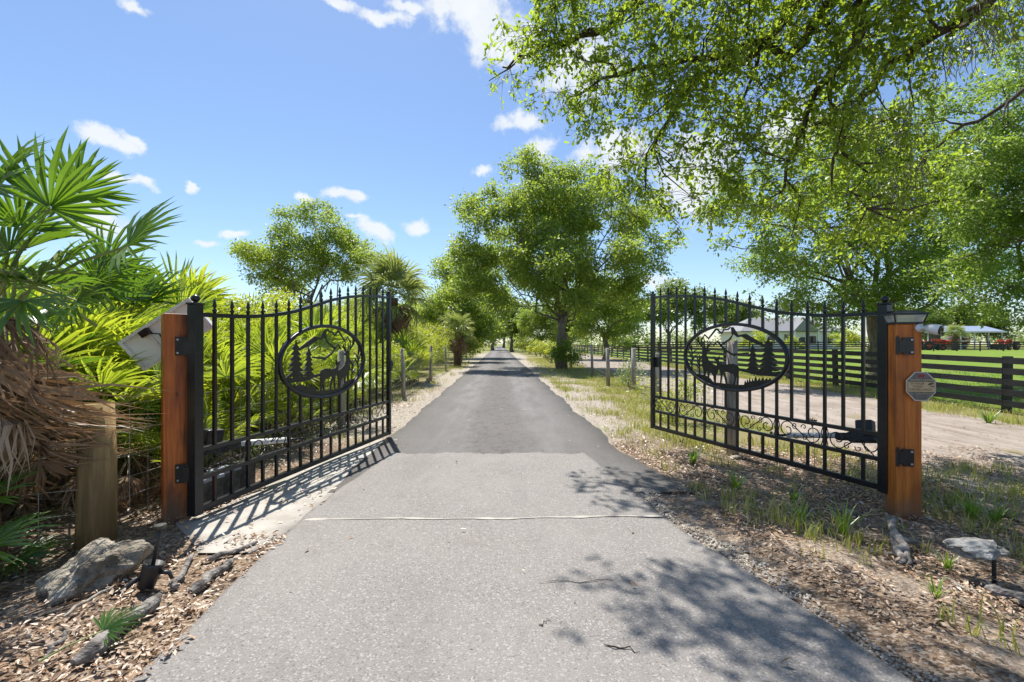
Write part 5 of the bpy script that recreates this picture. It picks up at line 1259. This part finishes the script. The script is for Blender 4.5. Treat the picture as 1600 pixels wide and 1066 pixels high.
# ------------------------------------------------------------------ ground cover
def in_apron(x, y): return (y < 5.5) & (x > np.interp(y, [-3, 1.8, 3.46, 5.48], [-1.46, -1.49, -1.6, -1.45])) & (x < np.interp(y, [-3, 1.8, 3.46, 5.48], [2.3, 1.57, 1.17, .86]))
def in_road(x, y): return (y > 4.1) & (x > -1.56-.027*y) & (x < 1.5-.027*y+.2*ss(6, 4.2, y))
def wave(x, y, s=0): return np.sin(2.1*x+1.3*y+s)*np.sin(1.7*y-.9*x+2*s)+.6*np.sin(4.7*x-2.3*y+s)*np.sin(3.9*y+1.1*x)
r = rng(500)
# leaf litter
def scatter(n, x0, x1, y0, y1, keep, seed):
    q = rng(seed); x = q.uniform(x0, x1, n); y = q.uniform(y0, y1, n); k = keep(x, y, q); return x[k], y[k]
LX, LY = [], []
a = scatter(24000, -4.6, -1.42, .9, 4.2, lambda x, y, q: ~in_apron(x-.06*(wave(x, y*2)), y) & (q.rand(len(x)) < np.clip(.55+.45*wave(x, y)+.35*wave(3*x, 3*y, 2), .08, 1)) & ~((x > -2.4+.2*(y-3.4)) & (y > 3.15) & (q.rand(len(x)) < .93)), 1); LX.append(a[0]); LY.append(a[1])
a = scatter(14000, -3.6, -1.75, 4.2, 14, lambda x, y, q: ~in_road(x+.03, y) & ~((x > -2.25) & (y < 6.4) & (q.rand(len(x)) < .9)) & (q.rand(len(x)) < .4+.3*wave(x, y, 1)), 2); LX.append(a[0]); LY.append(a[1])
a = scatter(78000, 1.15, 6.5, 1.0, 6.2, lambda x, y, q: ~in_apron(x-.28, y) & ~in_road(x-.02, y) & (q.rand(len(x)) < np.clip(.50+.55*wave(x, y, 2)+.35*wave(2.7*x, 2.7*y, 5), .06, 1)*np.clip(1.4-.16*x, .3, 1)), 3); LX.append(a[0]); LY.append(a[1])
a = scatter(9000, 1.2, 3.4, 6.2, 15, lambda x, y, q: ~in_road(x-.03, y) & (q.rand(len(x)) < .45+.3*wave(x, y, 3)), 4); LX.append(a[0]); LY.append(a[1])
a = scatter(160, -1.4, 1.3, 1.4, 9, lambda x, y, q: q.rand(len(x)) < .35, 5); LX.append(a[0]); LY.append(a[1])
a = scatter(3500, 4.4, 9, 4, 10, lambda x, y, q: q.rand(len(x)) < .16, 6); LX.append(a[0]); LY.append(a[1])
x = np.concatenate(LX); y = np.concatenate(LY); n = len(x); z = terr(x, y)+.012+r.rand(n)*.02+np.where(in_apron(x, y) | in_road(x, y), .014, 0)
az = r.uniform(0, 6.28, n); ax = np.stack([np.cos(az), np.sin(az), r.normal(size=n)*.28], -1); nr = unit(np.stack([r.normal(size=n)*.45, r.normal(size=n)*.45, np.ones(n)], -1))
V, Fq = leaf_arrays(np.stack([x, y, z], -1), ax, nr, r.gamma(6, .0052, n).clip(.012, .06), .40, .5, False)
lo = ob('leaf_litter', fast_mesh('leaf_litter', V, [Fq], np.repeat(np.clip(r.beta(2.2, 2.0, n), 0, 1), 2)), M['litter']); tag(lo, 'fallen brown oak leaves covering the ground beside the driveway', 'leaves', None, 'stuff')
# gravel along the apron edge
x0, y0 = scatter(26000, .9, 2.4, 1.2, 4.2, lambda x, y, q: (x > np.interp(y, [-3, 1.8, 3.46, 5.48], [2.3, 1.57, 1.17, .86])-.02) & (x < np.interp(y, [-3, 1.8, 3.46, 5.48], [2.3, 1.57, 1.17, .86])+.10+.10*q.rand(len(x))+.05*np.sin(5*y)), 7)
x1, y1 = scatter(500, -2.4, -1.5, 3.0, 6.2, lambda x, y, q: q.rand(len(x)) < .5, 8)
x2, y2 = scatter(2600, -3.2, -1.6, 6.5, 15, lambda x, y, q: ~in_road(x+.02, y) & (q.rand(len(x)) < .45), 9)
x3, y3 = scatter(1800, 1.25, 2.6, 4.4, 13, lambda x, y, q: ~in_road(x-.02, y) & (q.rand(len(x)) < .45), 10)
x = np.concatenate([x0, x1, x2, x3]); y = np.concatenate([y0, y1, y2, y3]); n = len(x); s = r.uniform(.003, .0095, n)
C = np.stack([x, y, terr(x, y)+s*.35+.006], -1)
octv = np.array([[1, 0, 0], [0, 1, 0], [-1, 0, 0], [0, -1, 0], [0, 0, .75], [0, 0, -.75]], float)
V = (C[:, None]+octv[None]*s[:, None, None]*r.uniform(.65, 1.35, (n, 6, 1))).reshape(-1, 3)
b = np.arange(n)[:, None]*6; fo = np.array([[0, 1, 4], [1, 2, 4], [2, 3, 4], [3, 0, 4]])
Fq = np.concatenate([b+[f] for f in fo.tolist()], 1).reshape(-1, 3)
gv = ob('gravel', fast_mesh('gravel', V, [Fq], np.repeat(r.beta(2, 1.6, n), 4)), M['pebble']); tag(gv, 'pale gravel strewn along the edge of the asphalt', 'gravel', None, 'stuff')
# grass blades
def blades(name, x, y, h, lean, seed, mat, lab, wid=.006):
    q = rng(seed); n = len(x); z = terr(x, y); az = q.uniform(0, 6.28, n); L = h*q.uniform(.5, 1.3, n); d = np.stack([np.cos(az), np.sin(az)], -1)*(lean*q.uniform(.3, 1.3, n)*L)[:, None]
    sd = np.stack([-np.sin(az), np.cos(az)], -1)*wid*.5
    B = np.stack([x, y, z-.01], -1); Md = B.copy(); Md[:, :2] += d*.35; Md[:, 2] += L*.62; Tp = B.copy(); Tp[:, :2] += d; Tp[:, 2] += L*.95
    S = np.concatenate([sd, np.zeros((n, 1))], -1)
    V = np.stack([B-S, B+S, Md+S*.8, Md-S*.8, Tp], 1).reshape(-1, 3); b = np.arange(n)[:, None]*5
    var = np.clip(q.beta(2, 2.2, n)+.15*wave(x, y, 3), 0, 1)
    me = fast_mesh(name, V, [b+[[0, 1, 2, 3]], b+[[3, 2, 4]]], np.concatenate([var, var]))
    o = ob(name, me, mat); return tag(o, lab, 'grass', None, 'stuff')
def clumpy(n, x0, x1, y0, y1, keep, seed, per=9, sp=.05):
    cx, cy = scatter(n, x0, x1, y0, y1, keep, seed); q = rng(seed+1); i = np.repeat(np.arange(len(cx)), per)
    return cx[i]+q.normal(size=len(i))*sp, cy[i]+q.normal(size=len(i))*sp
K1 = lambda x, y, q: ~in_road(x-.15, y) & ~in_apron(x-.5, y) & (wave(x, y, 4)+.5*q.normal(size=len(x)) > .32)
gx, gy = clumpy(4200, 1.35, 4.4, 5.4, 17, K1, 20, 9, .06)
g2 = clumpy(1500, 1.2, 4.4, 17, 40, lambda x, y, q: ~in_road(x-.1, y) & (q.rand(len(x)) < .7), 21, 8, .10)
g3 = clumpy(900, 1.6, 6.5, 1.8, 5.4, lambda x, y, q: ~in_apron(x-.5, y) & (wave(x, y, 5)+0.12*(x-3)+.5*q.normal(size=len(x)) > .38), 22, 9, .03)
g4 = clumpy(1200, -3.6, -2.0, 6, 30, lambda x, y, q: ~in_road(x+.3, y) & (wave(x, y, 6)+.4*q.normal(size=len(x)) > .3), 23, 8, .06)
g5 = clumpy(2600, 8.7, 10.6, 4.5, 30, lambda x, y, q: wave(x*.8, y*.8, 7)+.6*q.normal(size=len(x)) > -.2, 24, 9, .10)
g6 = clumpy(420, 3.4, 6.4, 3.2, 5.2, lambda x, y, q: wave(x, y, 8)+.6*q.normal(size=len(x)) > .0, 25, 10, .05)
x = np.concatenate([gx, g2[0], g3[0], g4[0], g5[0], g6[0]]); y = np.concatenate([gy, g2[1], g3[1], g4[1], g5[1], g6[1]])
blades('verge_grass', x, y, np.where(y > 17, .16, .12), .6, 30, M['grass'], 'thin yellow green grass on the verges and along the fences', .008)
px_, py_ = clumpy(5200, 10.3, 30, 5.5, 24, lambda x, y, q: q.rand(len(x)) < 1-.03*(y-5), 26, 5, .09)
blades('pasture_grass', px_, py_, .11, .5, 31, M['tuft'], 'short bright green grass of the pasture behind the board fence', .014)
# individual grass tufts
def tuft_mesh(n, h, seed):
    q = rng(seed); az = q.uniform(0, 6.28, n); L = h*q.uniform(.5, 1.15, n); le = q.uniform(.15, .9, n)
    V = []; Fc = []
    for k in range(n):
        d = np.array([math.cos(az[k]), math.sin(az[k]), 0]); s = np.array([-d[1], d[0], 0])*.0045; b = d*.015; o = len(V)
        for t, w in ((0, 1), (.4, 1), (.75, .7)):
            c = b+d*L[k]*le[k]*t**1.5+np.array([0, 0, L[k]*(t-.28*le[k]*t*t)]); V += [c-s*w, c+s*w]
        V.append(b+d*L[k]*le[k]+np.array([0, 0, L[k]*(1-.42*le[k])]))
        Fc += [(o, o+1, o+3, o+2), (o+2, o+3, o+5, o+4), (o+4, o+5, o+6)]
    mb = MB(); mb.add(V, Fc); me = mb.mesh('blades'); at = me.attributes.new('var', 'FLOAT', 'FACE'); at.data.foreach_set('value', np.repeat(q.uniform(.1, .9, n), 3).astype(np.float32)); return me
TM = [tuft_mesh(34, .24, 1), tuft_mesh(46, .20, 2), tuft_mesh(26, .30, 3)]
for k, (px, py, m, s, lab) in enumerate(((1318, 825, 2, 1.0, 'dark green spiky grass tuft on the sand before the lantern post'), (1252, 815, 0, .9, 'upright grass tuft below the middle of the gate leaf'), (1150, 760, 1, 1.2, 'dense bright grass tuft between asphalt and gate leaf'), (1082, 722, 1, 1.1, 'yellowish grass tuft near the free end of the gate leaf'),
        (1240, 775, 0, .8, 'small grass tuft under the bottom rail of the gate leaf'), (1520, 795, 1, 1.2, 'grass tuft growing behind the stone slab light'), (1555, 800, 1, 1.1, 'grass tuft at the picture edge behind the stone slab light'), (1480, 870, 0, .7, 'thin grass tuft in the leaf litter beside the stone slab light'), (1462, 935, 0, .6, 'lone pale grass blade clump in the shaded litter'), (1545, 655, 1, 1.6, 'pale spiky grass clump at the foot of the board fence'))):
    q = gz(px, py, 0); o = ob('grass_tuft', TM[m], M['tuft']); o.location = q; o.scale = (s,)*3; o.rotation_euler = (0, 0, k*1.3); tag(o, lab, 'grass tuft', 'grass tufts by the gates')
# two loose palmetto leaves on the left litter
for px, py, d, s, lab in ((160, 1010, (.6, .8, .15), .42, 'torn green palmetto leaf lying on the grey bark piece'), (25, 885, (.8, .3, .15), .7, 'green palmetto fan lying on the ground below the corner fence')):
    o = ob('palm_leaf', FR_F[1], None); q = gz(px, py, .06); set_dir(o, d, (0, -.2, 1)); o.scale = (s,)*3; o.location = Vector(q)-Vector(d).normalized()*.55*s; tag(o, lab, 'leaf')
# dead weed with a brown seed head seen through the gate
wd = thing('dead_weed', 'thin dead weed with brown seed head behind the gate leaf', 'weed', (3.15, 4.75, TZ(3.15, 4.75)))
mb = MB(); mb.tube([(0, 0, 0), (.01, 0, .3), (-.01, .01, .62)], .003, 4); mb.build('stem', M['weathered'], wd)
V, Fq = leaf_arrays(np.tile([[-.01, .01, .62]], (9, 1)), rng(3).normal(size=(9, 3))+[0, 0, .3], rng(4).normal(size=(9, 3)), np.full(9, .07), .5); ob('seed_head', fast_mesh('seed_head', V, [Fq], np.full(18, .15)), M['litter'], wd)
